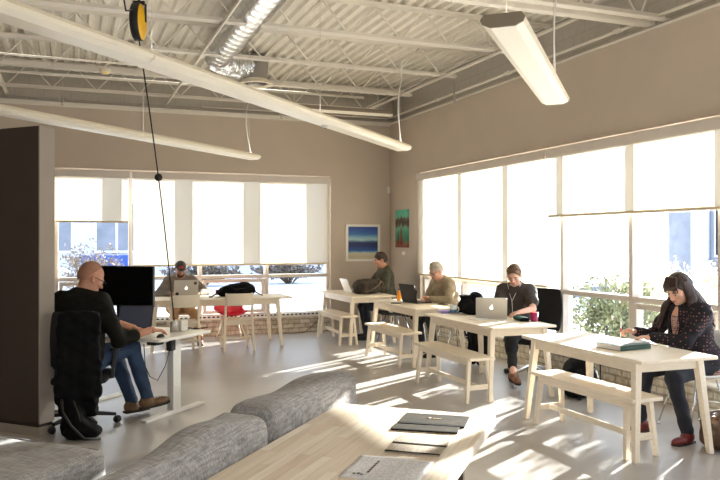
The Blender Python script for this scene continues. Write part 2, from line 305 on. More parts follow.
# ------------------------------------------------------------------ mesh helpers
class MB:
    def __init__(s): s.v = []; s.f = []; s.mi = []; s.cur = 0; s.sm = []
    def addmesh(s, vs, fs, smooth=False):
        o = len(s.v); s.v.extend([tuple(x) for x in vs])
        for f in fs: s.f.append(tuple(i+o for i in f)); s.mi.append(s.cur); s.sm.append(smooth)
        return s
    def box(s, x0, x1, y0, y1, z0, z1, M_=None):
        vs = [Vector((x, y, z)) for x in (x0, x1) for y in (y0, y1) for z in (z0, z1)]
        if M_: vs = [M_ @ v for v in vs]
        return s.addmesh(vs, [(0, 1, 3, 2), (4, 6, 7, 5), (0, 4, 5, 1), (2, 3, 7, 6), (0, 2, 6, 4), (1, 5, 7, 3)])
    def cbox(s, c, sx, sy, sz, rot=(0, 0, 0)):
        m = Matrix.Translation(c) @ Euler(rot).to_matrix().to_4x4()
        return s.box(-sx/2, sx/2, -sy/2, sy/2, -sz/2, sz/2, m)
    def bar(s, a, b, w0, d0=None, w1=None, d1=None, up=(0, 0, 1)):
        """tapered rectangular bar from a to b"""
        a = Vector(a); b = Vector(b); d = (b-a).normalized(); up = Vector(up)
        if abs(d.dot(up)) > .95: up = Vector((0, 1, 0))
        x = d.cross(up).normalized(); y = x.cross(d).normalized()
        d0 = d0 or w0; w1 = w1 or w0; d1 = d1 or d0
        vs = []
        for p, w, h in ((a, w0, d0), (b, w1, d1)):
            for sx, sy in ((-1, -1), (1, -1), (1, 1), (-1, 1)): vs.append(p+x*sx*w/2+y*sy*h/2)
        return s.addmesh(vs, [(3, 2, 1, 0), (4, 5, 6, 7), (0, 1, 5, 4), (1, 2, 6, 5), (2, 3, 7, 6), (3, 0, 4, 7)])
    def leg(s, a, b, w0, d0, w1, d1):
        """leg with horizontal end faces, sections in world axes"""
        vs = []
        for p, w, h in ((a, w0, d0), (b, w1, d1)):
            for sx, sy in ((-1, -1), (1, -1), (1, 1), (-1, 1)): vs.append((p[0]+sx*w/2, p[1]+sy*h/2, p[2]))
        fs = [(0, 1, 2, 3), (7, 6, 5, 4), (4, 5, 1, 0), (5, 6, 2, 1), (6, 7, 3, 2), (7, 4, 0, 3)]
        return s.addmesh(vs, fs)
    def tube(s, pts, r, n=10, caps=True, r1=None):
        pts = [Vector(p) for p in pts]; m = len(pts); vs = []; prev = None
        for i, p in enumerate(pts):
            d = (pts[min(i+1, m-1)]-pts[max(i-1, 0)]).normalized()
            if prev is None:
                u = Vector((0, 0, 1)) if abs(d.z) < .9 else Vector((1, 0, 0))
                x = d.cross(u).normalized()
            else: x = (prev-d*prev.dot(d)).normalized()
            prev = x; y = d.cross(x)
            rr = r if r1 is None else r+(r1-r)*i/(m-1)
            for k in range(n):
                a = 2*PI*k/n; vs.append(p+(x*math.cos(a)+y*math.sin(a))*rr)
        fs = []
        for i in range(m-1):
            for k in range(n): fs.append((i*n+k, i*n+(k+1) % n, (i+1)*n+(k+1) % n, (i+1)*n+k))
        s.addmesh(vs, fs, True)
        if caps:
            o = len(s.v)-m*n
            s.f.append(tuple(o+k for k in reversed(range(n)))); s.mi.append(s.cur); s.sm.append(False)
            s.f.append(tuple(o+(m-1)*n+k for k in range(n))); s.mi.append(s.cur); s.sm.append(False)
        return s
    def lathe(s, prof, c=(0, 0, 0), n=24, axis='Z', M_=None):
        """prof list of (r, z)"""
        vs = []; fs = []
        for r, z in prof:
            for k in range(n):
                a = 2*PI*k/n; v = Vector((r*math.cos(a), r*math.sin(a), z))
                if axis == 'X': v = Vector((v.z, v.x, v.y))
                if axis == 'Y': v = Vector((v.y, v.z, v.x))
                if M_: v = M_ @ v
                vs.append(v+Vector(c))
        for i in range(len(prof)-1):
            for k in range(n): fs.append((i*n+k, i*n+(k+1) % n, (i+1)*n+(k+1) % n, (i+1)*n+k))
        s.addmesh(vs, fs, True); return s
    def sphere(s, c, r, n=14, sc=(1, 1, 1), M_=None):
        prof = [(max(1e-5, math.sin(PI*i/n)), -math.cos(PI*i/n)) for i in range(n+1)]
        vs = []; fs = []; m = 2*n
        for rr, z in prof:
            for k in range(m):
                a = 2*PI*k/m; v = Vector((rr*math.cos(a)*r*sc[0], rr*math.sin(a)*r*sc[1], z*r*sc[2]))
                if M_: v = M_ @ v
                vs.append(v+Vector(c))
        for i in range(n):
            for k in range(m): fs.append((i*m+k, i*m+(k+1) % m, (i+1)*m+(k+1) % m, (i+1)*m+k))
        return s.addmesh(vs, fs, True)
    def prism(s, poly, z0, z1, M_=None):
        n = len(poly); vs = [Vector((x, y, z)) for z in (z0, z1) for x, y in poly]
        if M_: vs = [M_ @ v for v in vs]
        fs = [tuple(reversed(range(n))), tuple(range(n, 2*n))]+[(k, (k+1) % n, n+(k+1) % n, n+k) for k in range(n)]
        return s.addmesh(vs, fs)
    def build(s, name, m, parent=None, bevel=0, world=False, smooth=None, weld=False, seg=2):
        me = bpy.data.meshes.new(name)
        vs = s.v
        if world and parent is not None:
            l = parent.location; vs = [(v[0]-l[0], v[1]-l[1], v[2]-l[2]) for v in vs]
        me.from_pydata(vs, [], s.f)
        ms = m if isinstance(m, (list, tuple)) else [m]
        for x in ms: me.materials.append(x)
        me.polygons.foreach_set('material_index', s.mi)
        me.polygons.foreach_set('use_smooth', s.sm if smooth is None else [smooth]*len(s.f))
        me.update()
        o = bpy.data.objects.new(name, me); COL.objects.link(o)
        if parent is not None: o.parent = parent
        if bevel:
            b = o.modifiers.new('bevel', 'BEVEL'); b.width = bevel; b.segments = seg; b.limit_method = 'ANGLE'; b.angle_limit = math.radians(40)
        return o

def tag(o, label, cat, group=None, kind=None):
    if label: o['label'] = label
    if cat: o['category'] = cat
    if group: o['group'] = group
    if kind: o['kind'] = kind
    return o
def thing(name, label, cat, loc=(0, 0, 0), rz=0, group=None):
    o = bpy.data.objects.new(name, None); COL.objects.link(o); o.empty_display_size = .1
    o.location = loc; o.rotation_euler = (0, 0, rz); return tag(o, label, cat, group)
def struct(o, label=None):
    o['kind'] = 'structure'
    if label: o['label'] = label
    return o
def dup(o, loc=None, rz=None, label=None, group=None, parent=None):
    c = o.copy(); COL.objects.link(c)
    if parent is not None: c.parent = parent
    if loc is not None: c.location = loc
    if rz is not None: c.rotation_euler = (0, 0, rz)
    if label: c['label'] = label
    if group: c['group'] = group
    for ch in list(o.children): dup(ch, parent=c)
    return c
def rrect(w, h, r, n=4, cx=0, cy=0):
    pts = []
    for sx, sy, a0 in ((1, 1, 0), (-1, 1, 90), (-1, -1, 180), (1, -1, 270)):
        for i in range(n+1):
            a = math.radians(a0+90*i/n); pts.append((cx+sx*(w/2-r)+r*math.cos(a), cy+sy*(h/2-r)+r*math.sin(a)))
    return pts

# ------------------------------------------------------------------ implicit surfaces (soft bodies)
class Blob:
    def __init__(s): s.p = []; s.cuts = []; s.subs = []
    def cap(s, a, b, r0, r1=None, k=.02):
        a = np.array(a, float); b = np.array(b, float); r1 = r0 if r1 is None else r1
        if np.allclose(a, b): b = a+np.array([1e-4, 0, 0])
        rm = max(r0, r1)
        def f(x, y, z, a=a, b=b, r0=r0, r1=r1):
            d = b-a; L = d @ d
            t = np.clip(((x-a[0])*d[0]+(y-a[1])*d[1]+(z-a[2])*d[2])/L, 0, 1)
            return np.sqrt((x-a[0]-t*d[0])**2+(y-a[1]-t*d[1])**2+(z-a[2]-t*d[2])**2)-(r0+(r1-r0)*t)
        s.p.append((f, np.minimum(a, b)-rm, np.maximum(a, b)+rm, k)); return s
    def ell(s, c, r, rot=None, k=.02, sub=False):
        c = np.array(c, float); r = np.array(r, float); R = np.eye(3) if rot is None else np.array(rot, float)
        def f(x, y, z):
            q = [(x-c[0])*R[0, i]+(y-c[1])*R[1, i]+(z-c[2])*R[2, i] for i in range(3)]
            k0 = np.sqrt(sum((q[i]/r[i])**2 for i in range(3)))+1e-9
            k1 = np.sqrt(sum((q[i]/r[i]**2)**2 for i in range(3)))+1e-9
            return k0*(k0-1)/k1
        rm = r.max(); (s.subs if sub else s.p).append((f, c-rm, c+rm, k)); return s
    def box(s, c, h, rot=None, rd=.01, k=.02):
        c = np.array(c, float); h = np.array(h, float); R = np.eye(3) if rot is None else np.array(rot, float)
        def f(x, y, z):
            q = [np.abs((x-c[0])*R[0, i]+(y-c[1])*R[1, i]+(z-c[2])*R[2, i])-h[i]+rd for i in range(3)]
            return np.sqrt(sum(np.maximum(v, 0)**2 for v in q))+np.minimum(np.maximum(np.maximum(q[0], q[1]), q[2]), 0)-rd
        rm = np.sqrt((h**2).sum()); s.p.append((f, c-rm, c+rm, k)); return s
    def cut(s, p, n):
        """remove everything on the side n points to"""
        s.cuts.append((np.array(p, float), np.array(n, float)/np.linalg.norm(n))); return s
    def mesh(s, vox=.008):
        lo = np.min([p[1] for p in s.p], axis=0)-3*vox-.01; hi = np.max([p[2] for p in s.p], axis=0)+3*vox+.01
        n = np.ceil((hi-lo)/vox).astype(int)+1
        phi = np.full(n, .5, np.float32)
        ax = [lo[i]+vox*np.arange(n[i]) for i in range(3)]
        def sl(a, b, mg):
            i0 = np.maximum(((a-mg-lo)/vox).astype(int), 0); i1 = np.minimum(((b+mg-lo)/vox).astype(int)+2, n)
            return i0, i1
        for f, a, b, k in s.p:
            i0, i1 = sl(a, b, k+3*vox)
            if (i1 <= i0).any(): continue
            x = ax[0][i0[0]:i1[0], None, None]; y = ax[1][None, i0[1]:i1[1], None]; z = ax[2][None, None, i0[2]:i1[2]]
            d = f(x, y, z); S = (slice(i0[0], i1[0]), slice(i0[1], i1[1]), slice(i0[2], i1[2])); c = phi[S]
            h = np.maximum(k-np.abs(c-d), 0)/k
            phi[S] = np.minimum(c, d)-h*h*k*.25
        for f, a, b, k in s.subs:
            i0, i1 = sl(a, b, 2*vox)
            if (i1 <= i0).any(): continue
            x = ax[0][i0[0]:i1[0], None, None]; y = ax[1][None, i0[1]:i1[1], None]; z = ax[2][None, None, i0[2]:i1[2]]
            S = (slice(i0[0], i1[0]), slice(i0[1], i1[1]), slice(i0[2], i1[2])); phi[S] = np.maximum(phi[S], -f(x, y, z))
        for p, nn in s.cuts:
            phi = np.maximum(phi, ((ax[0]-p[0])*nn[0])[:, None, None]+((ax[1]-p[1])*nn[1])[None, :, None]+((ax[2]-p[2])*nn[2])[None, None, :])
        neg = phi < 0
        nx, ny, nz = phi.shape; cs = (nx-1, ny-1, nz-1)
        acc = np.zeros(cs+(3,), np.float32); cnt = np.zeros(cs, np.int16)
        def sub(o): return (slice(o[0], nx-1+o[0]), slice(o[1], ny-1+o[1]), slice(o[2], nz-1+o[2]))
        for axis in range(3):
            others = [i for i in range(3) if i != axis]
            for u in (0, 1):
                for w in (0, 1):
                    o = [0, 0, 0]; o[others[0]] = u; o[others[1]] = w; o2 = list(o); o2[axis] = 1
                    A = phi[sub(o)]; B = phi[sub(o2)]; m = neg[sub(o)] != neg[sub(o2)]
                    t = np.where(m, A/(A-B+1e-12*(A == B)), 0)
                    for i in range(3): acc[..., i] += np.where(m, (t if i == axis else o[i]), 0)
                    cnt += m
        act = cnt > 0; idx = np.full(cs, -1, np.int64); idx[act] = np.arange(act.sum())
        pos = np.argwhere(act)+acc[act]/cnt[act][:, None]
        V = lo+pos*vox; F = []
        for axis in range(3):
            s0 = [slice(1, -1)]*3; s1 = [slice(1, -1)]*3
            s0[axis] = slice(0, phi.shape[axis]-1); s1[axis] = slice(1, phi.shape[axis])
            a = neg[tuple(s0)]; b = neg[tuple(s1)]; e = np.argwhere(a != b)
            if len(e) == 0: continue
            off = np.ones(3, int); off[axis] = 0; g = e+off; inside = a[tuple(e.T)]
            o1, o2 = (axis+1) % 3, (axis+2) % 3
            def cell(du, dw):
                q = g.copy(); q[:, o1] -= du; q[:, o2] -= dw; return idx[tuple(q.T)]
            q = np.stack([cell(1, 1), cell(0, 1), cell(0, 0), cell(1, 0)], 1)
            q[~inside] = q[~inside][:, ::-1]; F.append(q)
        F = np.concatenate(F); F = F[(F >= 0).all(1)]
        return V, F
    def into(s, mb, vox=.008):
        V, F = s.mesh(vox); mb.addmesh(V.tolist(), F.tolist(), True); return mb
    def build(s, name, m, parent=None, vox=.008, world=False, wr=0):
        V, F = s.mesh(vox)
        if wr:
            x, y, z = V.T
            n1 = np.sin(x*31+np.sin(y*23+z*11)*2.1)+np.sin(y*37+np.sin(z*29+x*13)*2.3)*.8; n2_ = np.sin(z*33+np.sin(x*27+y*17)*2.2)+np.sin(x*61+z*47+y*53)*.5; n3 = np.sin(y*29+np.sin(z*25+x*19)*2.0)+np.sin(z*71+y*43)*.4
            V = V+wr*np.stack([n1, n3, n2_*.7], 1)*np.clip((z-z.min())/.03, 0, 1)[:, None]
        mb = MB(); mb.addmesh(V.tolist(), F.tolist(), True); return mb.build(name, m, parent, world=world)

def rotm(az, pitch=0, roll=0):
    """columns: forward, right, up ; az degrees clockwise from +Y; pitch down positive"""
    a = math.radians(az); p = math.radians(pitch); r = math.radians(roll)
    f = Vector((math.sin(a)*math.cos(p), math.cos(a)*math.cos(p), -math.sin(p)))
    rt = Vector((math.cos(a), -math.sin(a), 0)); up = rt.cross(f).normalized()
    if roll:
        R = Matrix.Rotation(r, 3, f); rt = R @ rt; up = R @ up
    return np.array([[f.x, rt.x, up.x], [f.y, rt.y, up.y], [f.z, rt.z, up.z]])
# ------------------------------------------------------------------ room
XR, YB = 5.4, 12.35          # inner faces of the right wall and of the back wall
XL, YF = -5.6, -3.2
ZT = 4.24
WB = (-.24, 4.26)            # back window opening along X
WR = (1.6, 11.1)             # right window opening along Y
Z0, Z1 = .30, 2.72

m = MB(); m.box(XL-.3, XR+.3, YF-.3, YB+.3, -.12, 0)
struct(m.build('floor', M['concrete']))
# corrugated roof deck, flutes along Y
m = MB(); prof = []
x = XL-.2
while x < XR+.35:
    prof += [(x, .0), (x+.045, .0), (x+.065, .045), (x+.13, .045)]; x += .15
for i in range(len(prof)-1):
    (xa, za), (xb, zb) = prof[i], prof[i+1]
    m.addmesh([(xa, YF-.2, ZT+za), (xb, YF-.2, ZT+zb), (xb, YB+.35, ZT+zb), (xa, YB+.35, ZT+za)], [(0, 1, 2, 3)])
m.box(XL-.3, XR+.5, YF-.3, YB+.5, ZT+.06, ZT+.2)
struct(m.build('ceiling', M['deck']))
# back wall
T = .22
m = MB()
m.box(XL, WB[0], YB, YB+T, 0, 3.7); m.box(WB[1], XR+T, YB, YB+T, 0, 3.7)
m.box(WB[0], WB[1], YB, YB+T, Z1, 3.7)
wb = struct(m.build('wall_back', M['wall']))
m = MB(); m.box(WB[0], WB[1], YB+.03, YB+T, 0, Z0-.03); struct(m.build('brick_base', M['brick_x'], wb))
m = MB(); m.box(XL, XR+T+.1, YB+.1, YB+T+.1, 3.7, 4.4); struct(m.build('block_band', M['cmu_x'], wb))
m = MB(); m.box(WB[0], WB[1], YB-.03, YB+.12, Z0-.03, Z0)
s_ = struct(m.build('window_sill', M['white_lam'], wb, bevel=.004))
# right wall
m = MB()
m.box(XR, XR+T, WR[1], YB+T, 0, 3.7); m.box(XR, XR+T, YF, WR[0], 0, 3.7); m.box(XR, XR+T, WR[0], WR[1], Z1, 3.7)
wr = struct(m.build('wall_right', M['wall']))
m = MB(); m.box(XR+.03, XR+T, WR[0], WR[1], 0, Z0-.03); struct(m.build('brick_base', M['brick_y'], wr))
m = MB(); m.box(XR+.1, XR+T+.1, YF, YB+.1, 3.7, 4.4); struct(m.build('block_band', M['cmu_y'], wr))
m = MB(); m.box(XR-.03, XR+.12, WR[0], WR[1], Z0-.03, Z0); struct(m.build('window_sill', M['white_lam'], wr, bevel=.004))
m = MB(); m.box(XL-.2, XL, YF, YB+.2, 0, 4.4); struct(m.build('wall_left', M['wall']))
# unseen wall behind the camera; its window opening is added for fill light
m = MB(); m.box(XL, -3.5, YF-.2, YF, 0, 4.4); m.box(3.5, XR+.2, YF-.2, YF, 0, 4.4)
m.box(-3.5, 3.5, YF-.2, YF, 0, .9); m.box(-3.5, 3.5, YF-.2, YF, 3.0, 4.4)
struct(m.build('wall_front', M['wall']))
m = MB()
for x in (-3.5, -1.2, 1.2, 3.44): m.box(x, x+.06, YF-.15, YF-.05, .9, 3)
m.box(-3.5, 3.5, YF-.15, YF-.05, .9, .96); m.box(-3.5, 3.5, YF-.15, YF-.05, 2.94, 3)
struct(m.build('added_fill_window', M['frame']))
# ledges on top of the drywall
m = MB(); m.box(XL, XR, YB-.035, YB+.1, 3.68, 3.73); m.box(XL, XR+.1, YB-.02, YB+.1, 3.66, 3.70)
struct(m.build('trim_1', M['steel']))
m = MB(); m.box(XR-.02, XR+.1, YF, YB, 3.69, 3.715)
struct(m.build('trim_2', M['steel']))

# windows: frame + panes
def window(name, a0, a1, muls, side, opens, fw=.055):
    """side 'B' back wall (runs along X) or 'R' right wall (runs along Y)"""
    base = YB if side == 'B' else XR
    def bx(m, a, b, d0, d1, z0, z1):
        if side == 'B': m.box(a, b, base+d0, base+d1, z0, z1)
        else: m.box(base+d0, base+d1, a, b, z0, z1)
    D0, D1 = .06, .2
    m = MB()
    bx(m, a0, a0+fw, D0, D1, Z0, Z1); bx(m, a1-fw, a1, D0, D1, Z0, Z1)
    bx(m, a0+fw, a1-fw, D0, D1, Z0, Z0+fw); bx(m, a0+fw, a1-fw, D0, D1, Z1-fw, Z1)
    root = struct(m.build(name, M['frame'], bevel=.003))
    for q in muls:
        m = MB(); bx(m, q-fw/2, q+fw/2, D0, D1, Z0+fw, Z1-fw)
        struct(m.build('mullion', M['frame'], root))
    ed = [a0+fw/2]+list(muls)+[a1-fw/2]
    for i in range(len(ed)-1):
        p, q = ed[i]+fw/2, ed[i+1]-fw/2
        m = MB(); bx(m, p, q, D0, D1, .955, 1.01); struct(m.build('transom', M['frame'], root))
        m = MB(); bx(m, p, q, .125, .131, 1.01, Z1-fw); struct(m.build('pane', M['glass'], root))
        lo = Z0+fw
        if i in opens:
            m = MB(); e = .055
            bx(m, p+.015, p+.015+e, .045, .115, lo+.012, .94); bx(m, q-.015-e, q-.015, .045, .115, lo+.012, .94)
            bx(m, p+.015+e, q-.015-e, .045, .115, lo+.012, lo+.012+e); bx(m, p+.015+e, q-.015-e, .045, .115, .94-e, .94)
            struct(m.build('sash', M['frame'], root, bevel=.004))
            m = MB(); mid = (p+q)/2; bx(m, mid-.05, mid+.05, .02, .045, lo+.03, lo+.055); struct(m.build('handle', M['frame'], root))
        m = MB(); bx(m, p, q, .125, .131, lo, .955); struct(m.build('pane', M['glass'], root))
    return root
window('window_1', WB[0], WB[1], [.89, 2.0, 3.13], 'B', (2, 0))
window('window_2', WR[0], WR[1], [2.75, 3.9, 5.05, 6.2, 7.37, 8.56, 9.8], 'R', (3, 5))

# heater grille along the back sill
m = MB(); m.box(WB[0]+.05, WB[1]-.05, YB-.005, YB+.055, Z0, Z0+.035)
g = m.build('window_grille', M['white_metal']); tag(g, 'white slotted air grille along the back window sill', 'vent')
m = MB(); x = WB[0]+.1
while x < WB[1]-.12: m.box(x, x+.04, YB-.009, YB-.004, Z0+.006, Z0+.03); x += .075
sl = m.build('slots', M['rubber'], g); sl['kind'] = 'stuff'

# roller blinds
def blind(a0, a1, zb, side, label, ztop=2.68, d=-.035, seams=()):
    base = YB if side == 'B' else XR
    loc = ((a0+a1)/2, base+d, ztop) if side == 'B' else (base+d, (a0+a1)/2, ztop)
    r = thing('roller_blind', label, 'blind', loc)
    def bx(m, a, b, d0, d1, z0, z1):
        if side == 'B': m.box(a, b, base+d0, base+d1, z0, z1)
        else: m.box(base+d0, base+d1, a, b, z0, z1)
    m = MB(); bx(m, a0, a1, -.075, -.008, ztop-.1, ztop+.01); m.build('cassette', M['frame'], r, bevel=.008, world=True)
    # fabric: a thin gently waving sheet
    n = 60; vs = []; fs = []
    for i in range(n+1):
        a = a0+.02+(a1-a0-.04)*i/n
        for j in range(13):
            z = zb+(ztop-.09-zb)*j/12
            off = d+.0025*math.sin(a*5.1+1.3)*(1-j/14)+.0015*math.sin(a*13)
            vs.append((a, base+off, z) if side == 'B' else (base+off, a, z))
    for i in range(n):
        for j in range(12): q = i*13+j; fs.append((q, q+13, q+14, q+1))
    m = MB(); m.addmesh(vs, fs, True); m.build('fabric', M['blind'], r, world=True)
    m = MB(); bx(m, a0+.02, a1-.02, d-.009, d+.009, zb-.028, zb); m.build('hem_bar', M['strap_bar'], r, bevel=.004, world=True)
    return r
M['strap_bar'] = mat('blind_hem_bar', srgb(222, 206, 176), .6, var=.02)
blind(-.24, .87, 1.9, 'B', 'short cream roller blind at the partition end of the back window, above bush and car')
blind(.91, 4.22, 1.2, 'B', 'widest cream roller blind on the back wall, behind the man in a cap')
blind(7.52, 11.12, 1.05, 'R', 'long lowered roller blind behind the grey haired man and the laptop user in a tee')
blind(1.5, 7.50, 1.9, 'R', 'half raised roller blind above the long haired woman', d=-.05)

# partition at 45 degrees
a = thing('wall_partition', None, None, (-.24, 6.56, 0)); struct(a, 'free-standing partition at the left, face coloured dark as in shade, pale end')
a.rotation_euler = (0, 0, math.radians(45))   # local +Y runs up-left, local +X across its thickness
m = MB(); m.box(.0, .15, .006, 3.6, .1, 2.53); struct(m.build('panel_face', M['shaded_wall'], a))
m = MB(); m.box(-.002, .152, -.006, .006, .1, 2.53); struct(m.build('end_face', M['part_end'], a))
m = MB(); m.box(.012, .14, .012, 3.6, 0, .1); struct(m.build('recessed_base', M['shaded_wall'], a))
m = MB(); m.box(-.004, .154, -.008, 3.6, .0, .07); struct(m.build('skirting', M['part_end'], a))

# ------------------------------------------------------------------ ceiling steel
jo = [(5.75, 'nearest heavy cream roof joist, doubled bottom chord running into the right wall'),
      (7.62, 'cream open web joist passing behind the near end of the short pendant light'),
      (9.04, 'cream open web joist running just beneath the silver duct elbow'),
      (10.48, 'cream open web joist whose end carries the loose white cord loop'),
      (11.9, 'cream open web joist closest to the back wall')]
def joist(y, label, x1, heavy=False):
    r = thing('roof_joist', label, 'joist', (0, y, ZT-.4)); zb = 0; x0 = XL+.02
    if heavy: zb = -.1
    m = MB()
    for s in (() if heavy else (-1, 1)):
        m.box(x0, x1 if heavy else x1-.0, s*.028-.022, s*.028+.022, zb, zb+.006)
        m.box(x0, x1, s*.010-.003, s*.010+.003, zb, zb+.045)
    if heavy:
        for s in (-1, 1):
            m.box(x0, x1, s*.11-.045, s*.11+.045, zb-.002, zb+.008); m.box(x0, x1, s*.068-.004, s*.068+.004, zb, zb+.07)
    m.build('bottom_chord', M['steel'], r)
    m = MB()
    for s in (-1, 1):
        m.box(x0, XR+.08, s*.034-.026, s*.034+.026, .394-.006, .394); m.box(x0, XR+.08, s*.012-.003, s*.012+.003, .35, .394)
    m.build('top_chord', M['steel'], r)
    m = MB(); p = .62; x = x1-.25
    pts = [(XR-.05, 0, .36), (x1-.25, 0, zb+.02)]
    up = True
    while x > x0+.4:
        x -= p/2; pts.append((x, 0, .36 if up else zb+.02)); up = not up
    for i in range(len(pts)-1): m.tube([pts[i], pts[i+1]], .0095, 8)
    m.build('web', M['steel'], r)
    return r
for i, (y, lb) in enumerate(jo): joist(y, lb, (XR+.02 if i == 0 else 4.95), heavy=(i == 0))
for x, lb in ((4.72, 'cream bridging angle along the joist bottoms near the right wall'), (1.46, 'cream bridging angle crossing the joists left of the duct'), (-.9, 'cream bridging angle crossing the joists at the far left')):
    m = MB(); m.box(x-.02, x+.02, 5.8, YB+.1, ZT-.409, ZT-.4015); m.box(x-.02, x-.015, 5.8, YB+.1, ZT-.445, ZT-.402)
    tag(m.build('bridging_bar', M['steel']), lb, 'steel bar')
for x, y0, y1, lb in ((1.2, 9.04, 10.48, 'diagonal cross brace between the duct joist and the next one back'), (1.35, 10.48, 11.9, 'diagonal cross brace nearest the back wall'), (-.8, 9.04, 10.48, 'diagonal cross brace high at the far left')):
    m = MB(); m.bar((x, y0+.05, ZT-.36), (x, y1-.05, ZT-.06), .035, .006)
    tag(m.build('cross_brace', M['steel']), lb, 'steel brace')
# conduit along the right wall top
m = MB(); m.tube([(XR-.06, .5, 3.79), (XR-.06, YB-.1, 3.79)], .016); m.tube([(XR-.06, YB-.1, 3.79), (XR-.1, YB-.06, 3.79), (2.0, YB-.06, 3.79)], .012)
c = m.build('conduit_pipe', M['steel']); tag(c, 'cream conduit running along the top of the right wall and round the corner', 'pipe')
m = MB()
for y in (6.2, 8.3, 10.3):
    m = MB(); m.box(XR-.085, XR-.035, y, y+.1, 3.772, 3.808); m.build('coupling', M['steel'], c)
m = MB(); m.tube([(XL+.1, 11.62, 4.0), (4.6, 11.62, 4.0)], .022); tag(m.build('sprinkler_pipe', M['steel']), 'thin cream pipe running parallel to the back wall among the joists', 'pipe')
m = MB(); m.tube([(XL+.1, 9.95, 3.86), (1.2, 9.95, 3.86)], .014); tag(m.build('conduit_pipe', M['steel']), 'slim cream conduit crossing above the smoke detector', 'pipe')

# spiral duct with elbow and round diffuser
r = thing('air_duct', 'shiny galvanised round duct ending in a foil elbow and round ceiling diffuser', 'duct', (1.78, 9.3, 4.0))
m = MB(); R = .175; pts = []; n = 28; vs = []; fs = []; N = 150
for i in range(N):
    y = 4.2+(9.6-4.2)*i/(N-1); rr = R+(.006 if i % 5 == 0 else 0)
    for k in range(n):
        a = 2*PI*k/n; vs.append((1.78+rr*math.cos(a), y, 4.0+rr*math.sin(a)))
for i in range(N-1):
    for k in range(n): fs.append((i*n+k, (i+1)*n+k, (i+1)*n+(k+1) % n, i*n+(k+1) % n))
m.addmesh(vs, fs, True); m.build('duct_run', M['foil'], r, world=True)
m = MB(); pts = [(1.78, 9.58, 4.0), (1.80, 9.85, 4.0), (1.92, 10.08, 4.01), (2.14, 10.25, 4.03), (2.36, 10.32, 4.06)]
from mathutils import geometry
fine = []
for i in range(len(pts)-1):
    for k in range(8):
        t = k/8; fine.append(Vector(pts[i]).lerp(Vector(pts[i+1]), t))
fine.append(Vector(pts[-1]))
for _ in range(6): fine = [fine[0]]+[(fine[i-1]+fine[i]*2+fine[i+1])/4 for i in range(1, len(fine)-1)]+[fine[-1]]
vs = []; fs = []; prev = Vector((1, 0, 0))
for i, p in enumerate(fine):
    d = (fine[min(i+1, len(fine)-1)]-fine[max(i-1, 0)]).normalized(); x = (prev-d*prev.dot(d)).normalized(); prev = x; y = d.cross(x)
    rr = .15+(.010 if i % 2 else -.004)+random.uniform(-.004, .004)
    for k in range(n):
        a = 2*PI*k/n; vs.append(p+(x*math.cos(a)+y*math.sin(a))*rr*(1+random.uniform(-.03, .03)))
for i in range(len(fine)-1):
    for k in range(n): fs.append((i*n+k, i*n+(k+1) % n, (i+1)*n+(k+1) % n, (i+1)*n+k))
m.addmesh(vs, fs, False); m.build('flexible_elbow', M['foil'], r, world=True)
m = MB(); m.lathe([(.001, .40), (.15, .39), (.175, .36), (.175, .05), (.175, 0)], (2.45, 10.36, 3.82)); m.build('plenum', mat('dull_sheet_metal', srgb(150, 146, 140), .55, .4, var=.05), r, world=True)
m = MB(); m.lathe([(.175, .06), (.2, .02), (.235, .0), (.24, -.012), (.225, -.02), (.17, .0), (.165, .02)], (2.45, 10.36, 3.82), 32); m.build('diffuser_ring', M['lampwhite'], r, world=True)
m = MB()
for q in (.15, .11, .07): m.lathe([(q, -.004), (q-.02, .02), (q-.025, .02), (q-.004, -.006)], (2.45, 10.36, 3.82), 28)
m.lathe([(.05, 0), (.001, 0)], (2.45, 10.36, 3.82)); m.build('diffuser_cone', M['silver'], r, world=True)

